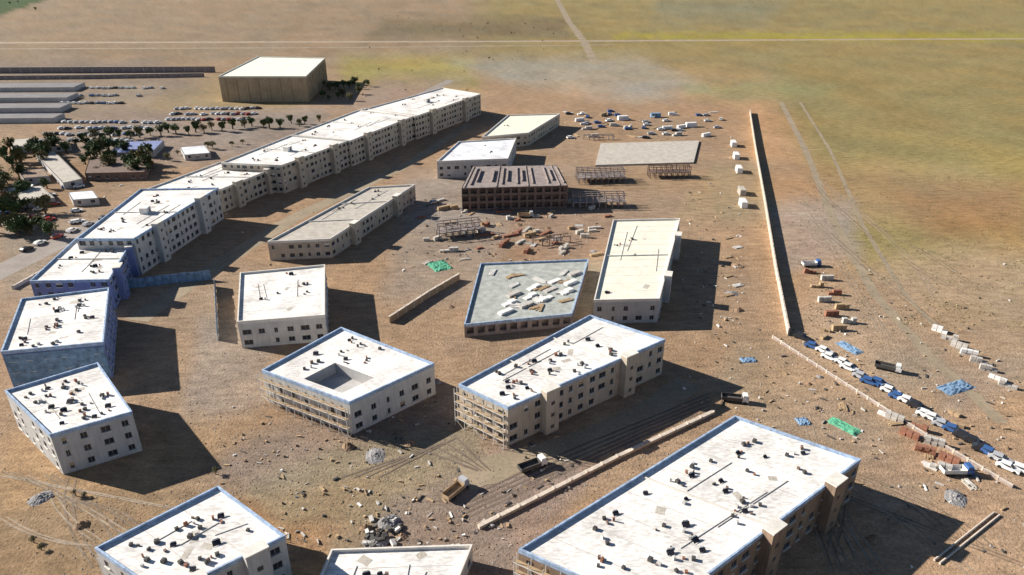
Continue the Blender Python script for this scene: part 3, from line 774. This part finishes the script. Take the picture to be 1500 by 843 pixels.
# ------------------------------------------------------------------ vehicles
def car_meshes():
    b_ = bmesh.new()
    def sec(prof, hw0, hw1):
        vs = []
        for sgn in (-1, 1):
            vs.append([b_.verts.new((x, sgn * (hw0 if z < 0.75 else hw1), z)) for x, z in prof])
        k = len(prof)
        for i in range(k):
            j = (i + 1) % k
            b_.faces.new((vs[0][i], vs[0][j], vs[1][j], vs[1][i]))
        b_.faces.new(vs[0][::-1]); b_.faces.new(vs[1])
    sec([(-2.15, 0.3), (2.1, 0.3), (2.2, 0.5), (2.12, 0.72), (1.0, 0.92), (0.35, 1.42), (-1.35, 1.45), (-2.1, 0.95), (-2.2, 0.6)], 0.86, 0.76)
    bmesh.ops.recalc_face_normals(b_, faces=b_.faces)
    me = bpy.data.meshes.new('body'); b_.to_mesh(me)
    g = MB()
    g.quad((0.98, -0.66, 0.955), (0.98, 0.66, 0.955), (0.40, 0.62, 1.42), (0.40, -0.62, 1.42))
    g.quad((-2.06, 0.62, 1.0), (-2.06, -0.62, 1.0), (-1.42, -0.6, 1.44), (-1.42, 0.6, 1.44))
    for s in (-1, 1):
        q_ = [(0.8, s * 0.775, 0.98), (0.34, s * 0.772, 1.35), (-1.3, s * 0.772, 1.37), (-1.85, s * 0.775, 1.0)]
        g.quad(*(q_ if s > 0 else q_[::-1]))
    wl = MB(); wl.cyl((0, -0.11, 0), (0, 0.11, 0), 0.33, 12)
    return me, g.mesh('glass', M['glass']), wl.mesh('wheel', M['rubber'])
CB, CG, CW = car_meshes()
CBODY = []
for m in CAR:
    c = CB.copy(); c.materials.append(m); CBODY.append(c)
def car(loc, rz, ci, label, group):
    root = thing('parked_car', label, 'car', loc, rz, group)
    link('body', CBODY[ci], root); link('glass', CG, root)
    for x in (-1.35, 1.35):
        for y in (-0.8, 0.8): link('wheel', CW, root, (x, y, 0.33))
def truck_meshes():
    c_ = MB(); c_.box(1.9, 3.5, -1.1, 1.1, 0.6, 1.7); c_.prism([(1.95, 1.0), (3.2, 1.0), (3.2, -1.0), (1.95, -1.0)], 1.702, 2.6)
    d_ = MB(); d_.box(-3.6, 1.8, -1.15, 1.15, 0.75, 0.95)
    for y in (-1.15, 1.05): d_.box(-3.6, 1.8, y, y + 0.1, 0.952, 1.75)
    d_.box(-3.6, -3.5, -1.05, 1.05, 0.952, 1.75); d_.box(1.7, 1.8, -1.05, 1.05, 0.952, 1.95)
    w_ = MB(); w_.box(3.2, 3.23, -0.9, 0.9, 1.72, 2.4)
    wl = MB(); wl.cyl((0, -0.15, 0), (0, 0.15, 0), 0.48, 12)
    return c_, d_, w_.mesh('windscreen', M['glass']), wl.mesh('wheel', M['rubber'])
TC, TD, TWS, TWH = truck_meshes()
TCAB = [TC.mesh('cab', M['white']), TC.mesh('cab', CAR[1]), TC.mesh('cab', CAR[2])]
TBED = [TD.mesh('cargo_bed', M['steel']), TD.mesh('cargo_bed', M['dark']), TD.mesh('cargo_bed', M['wood'])]
def truck(loc, rz, label, k=0):
    root = thing('flatbed_truck', label, 'truck', loc, rz, 'trucks on the site')
    link('cab', TCAB[k % 3], root); link('cargo_bed', TBED[(k + 1) % 3], root); link('windscreen', TWS, root)
    for x in (-2.6, -1.4, 2.6):
        for y in (-0.95, 0.95): link('wheel', TWH, root, (x, y, 0.48))
    root.scale = (0.85, 0.85, 0.85)
def container_mesh(m):
    b_ = MB(); k = 20
    poly = []
    for i in range(k): poly.append((-3.0 + 6.0 * i / k + 0.02, 1.2 - (0.08 if i % 2 else 0)));poly.append((-3.0 + 6.0 * (i + 1) / k - 0.02, 1.2 - (0.08 if i % 2 else 0)))
    lo = [(x, -y) for x, y in reversed(poly)]
    b_.prism(poly + lo, 0.12, 2.5)
    b_.box(-3.02, 3.02, 1.1, 1.22, 0, 0.12); b_.box(-3.02, 3.02, -1.22, -1.1, 0, 0.12)
    return b_.mesh('shell', m)
CONT = {k: container_mesh(M[k]) for k in ('white', 'concrete', 'tarp_blue', 'brick')}
def container(loc, rz, label, m='white'):
    root = thing('shipping_container', label, 'container', loc, rz, 'containers on the site')
    link('shell', CONT[m], root)
    for s in (-1, 1):
        d_ = link('door', UNIT['steel'], root, (3.03, s * 0.58, 0.2), 0, (0.06, 1.1, 2.2))
def stack(loc, rz, label, m, nx, nz, sx=1.2, sy=1.0, sz=0.8, group='stacks of building material', name='block_stack', pname='block'):
    root = thing(name, label, 'stack', loc, rz, group)
    rg = random.Random(int(loc[0] * 13 + loc[1] * 7))
    for i in range(nx):
        for k in range(max(1, nz - (1 if rg.random() < 0.3 else 0))):
            link(pname, UNIT[m], root, (i * (sx + 0.12), rg.uniform(-0.15, 0.15), k * (sz + 0.01)), rg.uniform(-0.06, 0.06), (sx, sy, sz))
def timber(loc, rz, label, n=6, L_=5.0, m='wood'):
    root = thing('plank_pile', label, 'planks', loc, rz, 'piles of planks and beams')
    rg = random.Random(int(loc[0] * 17 + loc[1] * 5))
    for i in range(n):
        link('plank', UNIT[m], root, (rg.uniform(-0.4, 0.4), (i % 4) * 0.42, (i // 4) * 0.16), rg.uniform(-0.07, 0.07), (L_ * rg.uniform(0.8, 1.05), 0.32, 0.15))
def heap_mesh(m, seed, n=14):
    rg = random.Random(seed); v = []; f = []
    for j in range(n + 1):
        for i in range(n + 1):
            x, y = i / n * 2 - 1, j / n * 2 - 1
            r = math.hypot(x, y)
            z = max(0, 1 - r) ** 0.9 * (0.75 + 0.5 * rg.random()) if 0 < i < n and 0 < j < n else -0.05
            v.append((x + rg.uniform(-.04, .04), y + rg.uniform(-.04, .04), z))
    for j in range(n):
        for i in range(n):
            k = j * (n + 1) + i; f.append((k, k + 1, k + n + 2, k + n + 1))
    return mesh('heap', v, f, m)
HEAPS = [heap_mesh(M['dirt'], 1), heap_mesh(M['gravel'], 2), heap_mesh(M['dirt'], 3), heap_mesh(M['gravel'], 4)]
def heap(loc, s, hz, label, k, rz=0.0):
    o = link('earth_heap' if k % 2 == 0 else 'gravel_heap', HEAPS[k % 4], None, loc, rz, (s, s * 0.8, hz))
    tag(o, label, 'heap', 'heaps of soil and gravel')
def sheet_mesh(m, seed, n=10):
    rg = random.Random(seed); v = []; f = []
    for j in range(n + 1):
        for i in range(n + 1):
            v.append((i / n * 2 - 1 + rg.uniform(-.05, .05), j / n * 2 - 1 + rg.uniform(-.05, .05), 0.12 + rg.uniform(0, 0.35) if 0 < i < n and 0 < j < n else 0.04))
    for j in range(n):
        for i in range(n):
            k = j * (n + 1) + i; f.append((k, k + 1, k + n + 2, k + n + 1))
    return mesh('tarpaulin', v, f, m)
TARP = {'blue': sheet_mesh(M['tarp_blue'], 5), 'green': sheet_mesh(M['tarp_green'], 6)}
def tarp(loc, rz, sx, sy, colr, label):
    tag(link('tarpaulin', TARP[colr], None, loc, rz, (sx, sy, 1.0)), label, 'tarpaulin', 'tarpaulins on the ground')

rg = random.Random(5)
for h in (0,):
    S = 'left' if h == 0 else 'right'
    W = lambda u, y: H(h, u, y)
    # car parks
    cnt = 0
    for r_ in range(3):
        for i in range(17):
            if rg.random() < 0.12: continue
            u, y = 130 + i * 3.7 - r_ * 3 + rg.uniform(-.3, .3), 160 + r_ * 8 + rg.uniform(-.8, .8)
            ci = rg.choice([0, 0, 1, 4, 3, 1]); cnt += 1
            car(W(u, y), R(48) + rg.uniform(-.06, .06), ci, '%s car in the lot below the warehouse of the %s settlement' % (CARN[ci], S), 'cars in the warehouse lot')
    for r_ in range(4):
        for i in range(18):
            if rg.random() < 0.15: continue
            u, y = 44 + i * 4.2 - r_ * 7 + rg.uniform(-.4, .4), 180 + r_ * 9 + rg.uniform(-1, 1)
            ci = rg.choice([0, 1, 1, 2, 4, 0])
            car(W(u, y), R(52) + rg.uniform(-.08, .08), ci, '%s car in the yard left of the terrace in the %s settlement' % (CARN[ci], S), 'cars in the large yard')
    for i in range(20):
        u = 20 + i * 11 + rg.uniform(-2, 2); y = 367 - i * 9.2
        ci = rg.choice([0, 1, 0, 4, 3])
        a_, b_ = W(u, y), W(u + 22, y - 18.4)
        car(a_ , math.atan2(b_.y - a_.y, b_.x - a_.x), ci, '%s car parked along the street of the %s settlement' % (CARN[ci], S), 'cars parked along the street')
    for (u, y, az) in [(460, 190, .2), (474, 184, .2), (488, 178, .3), (498, 192, .1), (430, 182, .5), (446, 178, .5), (512, 170, .2), (528, 176, 1.3), (318, 298, .8), (400, 290, .1), (412, 297, .2)]:
        ci = rg.choice([0, 1, 2, 0])
        car(W(u, y), az, ci, '%s car standing among site clutter of the %s settlement' % (CARN[ci], S), 'cars on the site')
    for r_ in range(3):
        for i in range(22):
            if rg.random() < 0.2: continue
            u, y = 46 + i * 4.3, 130 + r_ * 11 + rg.uniform(-.5, .5)
            if u > 120 - r_ * 14 : continue
            ci = rg.choice([0, 1, 2, 4, 0])
            car(W(u, y), R(80) + rg.uniform(-.08, .08), ci, '%s car in the upper lot beside the long sheds' % CARN[ci], 'cars in the upper lot')
    for k in range(34):
        u, y = rg.uniform(2, 60), rg.uniform(262, 330)
        if y > 392 - 0.95 * u: continue
        ci = rg.choice([0, 1, 2, 4, 3])
        car(W(u, y), rg.uniform(.4, 1.0), ci, '%s car parked between the huts at the left edge' % CARN[ci], 'cars between the huts')
    for k in range(46):
        u, y = rg.uniform(412, 530), rg.uniform(164, 204)
        if 374 < u < 415 and y > 165: continue
        ci = rg.choice([0, 1, 2, 0, 4]); r_ = rg.random()
        if r_ < .55: car(W(u, y), rg.choice([.1, .3, 1.3]) + rg.uniform(-.1, .1), ci, '%s car at the far end of the site' % CARN[ci], 'cars at the far end of the site')
        elif r_ < .8: stack(W(u, y), rg.uniform(0, 1), 'material stack at the far end of the site', ['block', 'white', 'wood'][k % 3], 3, 2, 1.8, 1.4, 0.9, group='stacks at the far end of the site')
        else: timber(W(u, y), rg.uniform(0, 3), 'long beam pile at the far end of the site', 8, 7.0, 'wood' if k % 2 else 'steel')
    for k in range(24):
        t_ = k / 23.0; u, y = 588 + t_ * 158 + rg.uniform(-2, 2), 500 + t_ * 192 + rg.uniform(-4, 4)
        ci = rg.choice([0, 1, 2, 0, 4])
        car(W(u, y), -0.72 + rg.uniform(-.1, .1), ci, '%s car in the slanting line below the perimeter wall corner' % CARN[ci], 'cars in the slanting line right of the boundary wall')
    # trucks
    for k, (u, y, az, lb) in enumerate([(390, 686, 0.5, 'between the two longest blocks'), (334, 722, 0.9, 'beside the grey yard near the bottom'), (700, 694, 0.0, 'on the open ground right of the boundary wall'),
                                        (538, 588, -0.2, 'right of the long middle block'), (385, 318, 0.1, 'in front of the unfinished building'), (594, 390, 0.1, 'just outside the perimeter wall'), (650, 542, -0.5, 'on the grey ground right of the wall corner')]):
        truck(W(u, y), az, 'flatbed truck parked %s of the %s settlement' % (lb, S), k)
    # containers
    for k, (u, y, az, m_) in enumerate([(537, 214, 1.45, 'white'), (539, 232, 1.45, 'white'), (541, 252, 1.45, 'white'), (543, 284, 1.5, 'concrete'), (544, 302, 1.5, 'white'), (480, 172, 0.1, 'tarp_blue'), (456, 176, .2, 'white'), (506, 186, .15, 'white')]):
        desc = ['white container, farthest of three by the perimeter wall', 'white container, middle of three by the perimeter wall', 'white container, nearest of three by the perimeter wall', 'grey container by the perimeter wall',
                'white container below the grey one by the perimeter wall', 'blue container in the upper yard', 'white container left of the blue one in the upper yard', 'white container right of the blue one in the upper yard'][k]
        container(W(u, y), az, desc + ' in the %s settlement' % S, m_)
    # material stacks outside the wall
    for k in range(9):
        u, y = 590 + k * 2.6 + (k % 2) * 10, 400 + k * 10.5
        stack(W(u, y), rg.uniform(-0.15, 0.15), '%s stack, %s, outside the perimeter wall of the %s settlement' % (['brick', 'grey block', 'timber'][k % 3], ['one from the top', 'two from the top', 'three from the top', 'four from the top', 'five from the top', 'six from the top', 'seven from the top', 'eight from the top', 'nearest'][k], S),
              ['brick', 'block', 'wood'][k % 3] if h == 0 else ['wood', 'brick', 'block'][k % 3] if False else ['brick', 'block', 'wood'][k % 3], 3, 2)
    for k in range(8):
        u, y = 684 + k * 7, 484 + k * 11.5
        stack(W(u, y), -0.6 + rg.uniform(-.2, .2), 'pale stack in the slanting row beside the %s settlement' % S, 'block' if k % 3 else 'white', 3, 2, group='slanting row of pale stacks beside the %s settlement' % S)
    for k in range(7):
        u, y = 650 + k * 5.5 + (k % 2) * 12, 612 + k * 12
        stack(W(u, y), -0.7 + rg.uniform(-.2, .2), 'reddish brick stack by the boundary wall of the %s settlement' % S, 'brick' if k % 3 else 'block', 3, 2, group='stacks below the boundary wall of the %s settlement' % S) if h == 0 else \
        timber(W(u + 20, y + 20), -0.75, 'plank pile beside the boundary wall of the right settlement', 7)
    for k in range(20):
        t_ = rg.random(); off = rg.choice([-1, 1]) * rg.uniform(9, 26)
        u, y = 580 + t_ * 165 + off, 505 + t_ * 205 - off * .8
        if k % 3 == 0: stack(W(u, y), rg.uniform(0, 3), 'material pile along the boundary wall of the %s settlement' % S, ['brick', 'block', 'wood', 'white'][rg.randrange(4)], 2, 1, 1.2, 1.0, 0.7, group='material piles along the boundary wall of the %s settlement' % S)
        elif k % 3 == 1: timber(W(u, y), rg.uniform(0, 3), 'plank heap along the boundary wall of the %s settlement' % S, 6, 3.0, rg.choice(['wood', 'steel', 'concrete']))
        else: heap(W(u, y), rg.uniform(.6, 1.3), rg.uniform(.3, .7), 'small %s heap along the boundary wall of the %s settlement' % (['earth', 'gravel'][k % 2], S), k, rg.uniform(0, 3))
    for k in range(26):
        u, y = rg.uniform(300, 440), rg.uniform(296, 400)
        if k % 2: timber(W(u, y), rg.uniform(0, 3), 'small beam pile in the courtyard of the %s settlement' % S, 5, 3.5, rg.choice(['wood', 'steel', 'concrete']))
        else: heap(W(u, y), rg.uniform(.8, 1.6), rg.uniform(.3, .7), 'low %s heap in the courtyard of the %s settlement' % (['earth', 'gravel'][(k // 2) % 2], S), (k // 2) % 2, rg.uniform(0, 3))
    # slabs in the building yard
    for k in range(12):
        r_, c_ = k // 4, k % 4
        u, y = 334 + c_ * (15 if h == 0 else 10) - r_ * 3, 434 + r_ * 13 - c_ * 10
        if h == 0: u += 40
        b_ = stack(H(h, u, y, 3.46), 0.75, 'slab stack on the unfinished roof of the %s settlement' % S, 'white' if (k + h) % 3 else 'block', 2, 2, 2.2, 1.6, 0.35, 'precast slabs in the yard of the %s settlement' % S, 'slab_stack', 'slab')
    for k in range(20):
        u, y = (362 if h == 0 else 326) + (k * 37) % (56 if h == 0 else 40), 400 + (k * 23) % 55
        timber(H(h, u, y, 3.46), rg.uniform(0, 3), 'loose beams on the unfinished roof of the %s settlement' % S, 6, 4.5, 'wood' if k % 2 else 'steel')
    for k in range(7):
        u, y = 534 + (k % 2) * 7, 350 + k * 14
        timber(W(u, y), 0.4, 'plank pile inside the perimeter wall of the %s settlement' % S, 8, 3.2, 'steel' if k % 2 else 'wood')
    for k in range(40):
        u, y = rg.uniform(292, 446), rg.uniform(292, 376)
        if 330 < u < 350 and y > 330: continue
        stack(W(u, y), rg.uniform(0, 1.5), 'material stack in the central courtyard', ['block', 'wood', 'concrete', 'brick'][k % 4], rg.choice([2, 3, 4]), rg.choice([1, 2]), 1.5, 1.2, 0.7, group='stacks in the central courtyard')
    for k in range(12):
        u, y = 300 + (k * 53) % 120, 300 + (k * 29) % 75
        stack(W(u, y), rg.uniform(0, 1.5), 'small stack in the courtyard of the %s settlement' % S, ['block', 'wood', 'brick', 'concrete'][k % 4], 2, 2, 1.1, 1.0, 0.5, 'small stacks in the courtyard of the %s settlement' % S)
    tarp(W(322, 390), 0.5, 3.2, 4.0, 'green', 'large green tarpaulin spread in the building yard')
    tarp(W(622, 510), -1.1, 3.4, 1.6, 'blue', 'blue tarpaulin lying below the perimeter wall corner')
    tarp(W(618, 625), -0.9, 3.4, 1.5, 'green', 'long green tarpaulin beside the boundary wall')
    tarp(W(588, 618), 0.1, 1.4, 1.4, 'blue', 'small blue tarpaulin beside the boundary wall')
    tarp(W(548, 528), 0.1, 2.0, 1.2, 'blue', 'small blue tarpaulin left of the perimeter wall corner')
    tarp(W(700, 568), 0.4, 4.5, 2.0, 'blue', 'long blue tarpaulin among pale stacks near the right edge')
    # heaps
    for k in range(22):
        u, y = [(268, 775), (285, 765), (294, 785), (276, 795), (330, 450), (350, 430), (410, 410), (420, 440), (540, 390), (536, 430), (541, 455), (345, 335), (380, 330), (408, 350), (60, 770), (30, 730), (255, 655), (275, 668), (300, 650), (320, 560), (640, 790), (700, 730)][k]
        heap(W(u, y), rg.uniform(1.2, 2.6), rg.uniform(0.5, 1.3), ['brown earth heap', 'grey gravel heap'][k % 2] + ' on bare ground of the %s settlement' % S, k, rg.uniform(0, 3))
    # dark scrap pile at the bottom
    root = thing('scrap_pile', 'dark scrap and boards dumped beside the low building of the %s settlement' % S, 'scrap', W(280, 782))
    for k in range(26):
        link('board', UNIT['dark' if k % 3 else 'steel'], root, (rg.uniform(-3, 3), rg.uniform(-3.5, 3.5), rg.uniform(0, 0.5)), 0, (rg.uniform(.6, 1.8), rg.uniform(.3, .9), rg.uniform(.2, .7)), rot=(rg.uniform(-.3, .3), rg.uniform(-.3, .3), rg.uniform(0, 3)))
    # pipes lower right
    for k in range(2):
        a_, b_ = W(728 + k * 4, 752 + k * 4), W(684 + k * 4, 822 + k * 5)
        m_ = MB(); m_.cyl((0, 0, 0.19), b_ - a_ + Vector((0, 0, 0.19)), 0.19, 10)
        tag(link('concrete_pipe', m_.mesh('concrete_pipe', M['kerb']), None, a_), '%s of two parallel pale pipes at the bottom right of the %s settlement' % (['upper', 'lower'][k], S), 'pipe', 'pipes on the ground')

# ------------------------------------------------------------------ trees and shrubs
def tree_meshes(seed, m, n=420, dry=False):
    rg_ = random.Random(seed); v = []; f = []
    lobes = [(rg_.uniform(-1.2, 1.2), rg_.uniform(-1.2, 1.2), rg_.uniform(2.2, 4.2), rg_.uniform(0.8, 1.4)) for _ in range(9)]
    for i in range(n):
        lx, ly, lz, lr = lobes[rg_.randrange(9)]
        d = Vector((rg_.gauss(0, 1), rg_.gauss(0, 1), rg_.gauss(0, 0.8))).normalized() * lr * rg_.uniform(0.5, 1.05)
        c = Vector((lx, ly, lz)) + d
        s = rg_.uniform(0.14, 0.34)
        u = Vector((rg_.gauss(0, 1), rg_.gauss(0, 1), rg_.gauss(0, 1))).normalized(); w_ = u.orthogonal().normalized()
        k = len(v)
        v += [c + u * s, c + w_ * s * 0.7, c - u * s, c - w_ * s * 0.7]; f.append((k, k + 1, k + 2, k + 3))
    t_ = MB(); k = 8; zs = [(0, .22), (1.2, .17), (2.4, .12), (3.4, .05)]
    for i in range(3): t_.bar((0, 0, zs[i][0]), (rg_.uniform(-.1, .1), rg_.uniform(-.1, .1), zs[i + 1][0]), zs[i][1])
    for i in range(5):
        t_.bar((0, 0, 1.6 + i * .2), Vector(lobes[i][:3]), .06)
    return mesh('crown', v, f, m), t_.mesh('trunk', M['bark'])
TREES = [tree_meshes(1, M['leaf'], 900), tree_meshes(2, M['leaf'], 900), tree_meshes(3, M['leaf_dry'], 800), tree_meshes(4, M['shrub'], 500)]
def tree(loc, s, k, label, group, name='tree'):
    root = thing(name, label, 'tree' if name != 'shrub' else 'shrub', loc, random.Random(int(loc[0])).uniform(0, 6), group)
    c_, t_ = TREES[k]
    link('crown', c_, root, scale=(s, s, s)); link('trunk', t_, root, scale=(s, s, s))
rg = random.Random(9)
for h in (0,):
    S = 'left' if h == 0 else 'right'
    for k in range(80):
        u, y = (rg.uniform(-4, 40), rg.uniform(205, 350)) if k < 46 else (rg.uniform(30, 110), rg.uniform(212, 262))
        if y > 405 - 0.95 * u - 18: continue
        tree(H(h, u, y), rg.uniform(0.9, 1.7), rg.randrange(3), 'dark tree left of the street of the %s settlement' % S, 'trees left of the street of the %s settlement' % S)
    for k in range(26):
        tree(H(h, 62 + k * 6.8 + rg.uniform(-2, 2), 208 - k * 1.1 + rg.uniform(-3, 3)), rg.uniform(0.8, 1.4), rg.randrange(3), 'green tree in the row between the yard and the street', 'trees between the yard and the street')
    for k in range(18):
        u, y = 240 + rg.uniform(-4, 34), rg.uniform(122, 148)
        tree(H(h, u, y), rg.uniform(0.7, 1.2), rg.randrange(3), 'bushy tree right of the warehouse of the %s settlement' % S, 'trees beside the warehouse of the %s settlement' % S)
    for k in range(16):
        t_ = rg.random()
        tree(H(h, 70 + t_ * 110 + rg.uniform(-5, 5), 262 - t_ * 52 + rg.uniform(-8, 2)), rg.uniform(0.5, 0.9), 2 + rg.randrange(2), 'dry tree above the street of the %s settlement' % S, 'trees along the street of the %s settlement' % S)
    for k in range(10):
        u, y = rg.choice([(575, 676), (582, 684), (590, 690), (585, 695), (255, 600), (160, 700), (20, 760), (40, 740), (25, 800), (60, 725)])
        tree(H(h, u + rg.uniform(-6, 6), y + rg.uniform(-6, 6)), rg.uniform(0.2, 0.4), 3, 'small dry shrub on bare ground of the %s settlement' % S, 'shrubs on the bare ground of the %s settlement' % S, 'shrub')
for k in range(46):
    x, y = rg.uniform(660, 850) if k < 12 else rg.uniform(480, 820), 0
    y = rg.uniform(34, 62) if k < 12 else rg.uniform(66, 150)
    if k >= 30: x, y = rg.uniform(540, 840), rg.uniform(24, 52)
    tree(P(x, y), rg.uniform(0.2, 0.45), 3, 'low dry shrub scattered on the far field', 'low shrubs on the far fields', 'shrub')
for (x0, x1, y0, y1, n) in [(-30, 30, -12, 16, 20)]:
    for k in range(n):
        tree(P(rg.uniform(x0, x1) * 2, rg.uniform(y0, y1)), rg.uniform(0.8, 1.3), k % 2, 'green tree in the grove at the top left corner', 'trees of the grove at the top left corner')

# ------------------------------------------------------------------ small rubble and tufts nobody could count
def scatter(name, n, pick, smin, smax, m, seed, flat=0.7, tuft=False):
    rs = np.random.RandomState(seed)
    pts = pick(rs, n)
    v = []; f = []
    for (x, y) in pts:
        p = P(x, y); s = rs.uniform(smin, smax) ; k = len(v)
        if tuft:
            for i in range(3):
                an = rs.uniform(0, 6.28); ca_, sa_ = math.cos(an), math.sin(an)
                k = len(v)
                v += [(p.x - ca_ * s, p.y - sa_ * s, 0), (p.x + ca_ * s, p.y + sa_ * s, 0), (p.x + ca_ * s * .6, p.y + sa_ * s * .6, s * .9), (p.x - ca_ * s * .6, p.y - sa_ * s * .6, s * .55)]
                f.append((k, k + 1, k + 2, k + 3))
        else:
            jit = rs.uniform(0.6, 1.3, 5)
            for i in range(4):
                an = i * 1.5708 + rs.uniform(-.5, .5)
                v.append((p.x + math.cos(an) * s * jit[i], p.y + math.sin(an) * s * jit[i], 0.0))
            v.append((p.x + rs.uniform(-.3, .3) * s, p.y + rs.uniform(-.3, .3) * s, s * flat * jit[4]))
            f += [(k, k + 1, k + 4), (k + 1, k + 2, k + 4), (k + 2, k + 3, k + 4), (k + 3, k, k + 4)]
    o = struct(name, mesh(name, v, f, m), 'stuff')
    return o
def pick_site(rs, n):
    return [(rs.uniform(0, 1500) if rs.rand() < .4 else rs.uniform(120, 1120), rs.uniform(170, 850)) for i in range(n)]
def pick_field(rs, n):
    out = []
    for i in range(n):
        if out and rs.rand() < .72:
            q_ = out[rs.randint(max(0, len(out) - 25), len(out))]
            out.append((q_[0] + rs.normal() * 9, q_[1] + rs.normal() * 2.5)); continue
        r = rs.rand()
        if r < .6: out.append((rs.uniform(1180, 1520), rs.uniform(100, 480)))
        else: out.append((rs.uniform(-20, 1520), rs.uniform(20, 110)))
    return out
def debris(name, n, m, seed, label, smin=0.1, smax=0.4):
    rs = random.Random(seed); b_ = MB()
    reg = [(285, 440, 290, 392, 5), (160, 340, 590, 725, 3), (205, 376, 715, 800, 4), (500, 640, 480, 650, 3), (500, 545, 260, 480, 3), (400, 540, 170, 205, 2), (560, 740, 560, 720, 3), (20, 130, 165, 290, 3), (595, 750, 380, 600, 2), (150, 300, 300, 400, 1), (380, 420, 560, 720, 1), (600, 752, 700, 843, 1)]
    ws = [r_[4] for r_ in reg]
    for i in range(n):
        h = 0; r_ = rs.choices(reg, ws)[0]
        p = H(h, rs.uniform(r_[0], r_[1]), rs.uniform(r_[2], r_[3]))
        a_ = rs.uniform(0, 6.28); l_, w_, t_ = rs.uniform(smin, smax) * rs.choice([1, 1, 2.2]), rs.uniform(smin, smax) * .6, rs.uniform(.05, .35)
        ca_, sa_ = math.cos(a_), math.sin(a_); z0 = 0.0; tl = rs.uniform(-.1, .25)
        q_ = [(p.x + ca_ * x * l_ - sa_ * y * w_, p.y + sa_ * x * l_ + ca_ * y * w_) for x, y in ((-1, 1), (1, 1), (1, -1), (-1, -1))]
        n0 = len(b_.v); b_.prism(q_, z0, t_)
        for k in (5, 6): b_.v[n0 + k] = (*b_.v[n0 + k][:2], t_ + max(0, tl))
    o = struct(name, b_.mesh(name, M[m]), 'stuff'); tag(o, label, 'debris')
debris('site_debris', 120, 'white', 1, 'pale building scraps strewn over the yards and along the walls')
debris('site_debris', 320, 'wood', 2, 'brown timber offcuts strewn over the yards and along the walls')
debris('site_debris', 300, 'dark', 3, 'dark scraps strewn over the yards and along the walls')
debris('site_debris', 300, 'block', 4, 'grey broken blocks strewn over the yards and along the walls', 0.1, 0.32)
o = scatter('rubble', 4500, pick_site, 0.06, 0.24, M['gravel'], 1); tag(o, 'loose grey rubble scattered over the building site', 'rubble')
o = scatter('stones', 5500, pick_site, 0.06, 0.28, M['dirt'], 2); tag(o, 'brown clods and stones scattered over the bare ground', 'stones')
o = scatter('dry_grass', 7000, pick_field, 0.10, 0.28, M['tuft'], 3, tuft=True); tag(o, 'dry grass tufts growing over the open fields', 'grass')

# ------------------------------------------------------------------ labels that single out
ORD = ['first', 'second', 'third', 'fourth', 'fifth', 'sixth', 'seventh', 'eighth', 'ninth', 'tenth', 'eleventh', 'twelfth', 'thirteenth', 'fourteenth', 'fifteenth', 'sixteenth', 'seventeenth', 'eighteenth', 'nineteenth']
TENS = {20: ('twentieth', 'twenty'), 30: ('thirtieth', 'thirty'), 40: ('fortieth', 'forty'), 50: ('fiftieth', 'fifty'), 60: ('sixtieth', 'sixty'), 70: ('seventieth', 'seventy'), 80: ('eightieth', 'eighty'), 90: ('ninetieth', 'ninety')}
def ordw(i):
    if i < 19: return ORD[i]
    t_, u = (i + 1) // 10 * 10, (i + 1) % 10
    return TENS[t_][0] if u == 0 else TENS[t_][1] + '-' + ORD[u - 1]
def scr(o):
    p = o.location; v = p - cam.location
    dep = v.y * CP - v.z * SP
    return (v.x / dep * F_PX, -(v.y * SP + v.z * CP) / dep * F_PX)
for o in C.objects:
    if o.parent is None and 'label' in o.keys():
        t_ = o['label']
        for z_ in (' in the left settlement', ' of the left settlement', ' below the left settlement', ', left settlement', ', right settlement', ' of the right settlement', ' in the right settlement'): t_ = t_.replace(z_, '')
        t_ = t_.replace('the left settlement', 'the settlement').strip().rstrip(',')
        for sd in ('left', 'right'):
            for pre in (' in the ', ' of the ', ' below the ', ' beside the '):
                t_ = t_.replace(pre + sd + ' settlement', ', ' + sd + ' settlement')
        o['label'] = t_.replace(',,', ',')
same = {}
for o in C.objects:
    if o.parent is None and 'label' in o.keys(): same.setdefault(o['label'], []).append(o)
for lb, os_ in same.items():
    if len(os_) < 2: continue
    ps = [scr(o) for o in os_]
    ex = max(p[0] for p in ps) - min(p[0] for p in ps); ey = max(p[1] for p in ps) - min(p[1] for p in ps)
    ax = 0 if ex >= ey else 1
    order = sorted(range(len(os_)), key=lambda i: ps[i][ax])
    for r_, i in enumerate(order):
        os_[i]['label'] = (('leftmost' if ax == 0 else 'farthest') if r_ == 0 else (('rightmost' if ax == 0 else 'nearest') if r_ == len(order) - 1 else ordw(r_) + (' from the left' if ax == 0 else ' farthest'))) + ' ' + lb
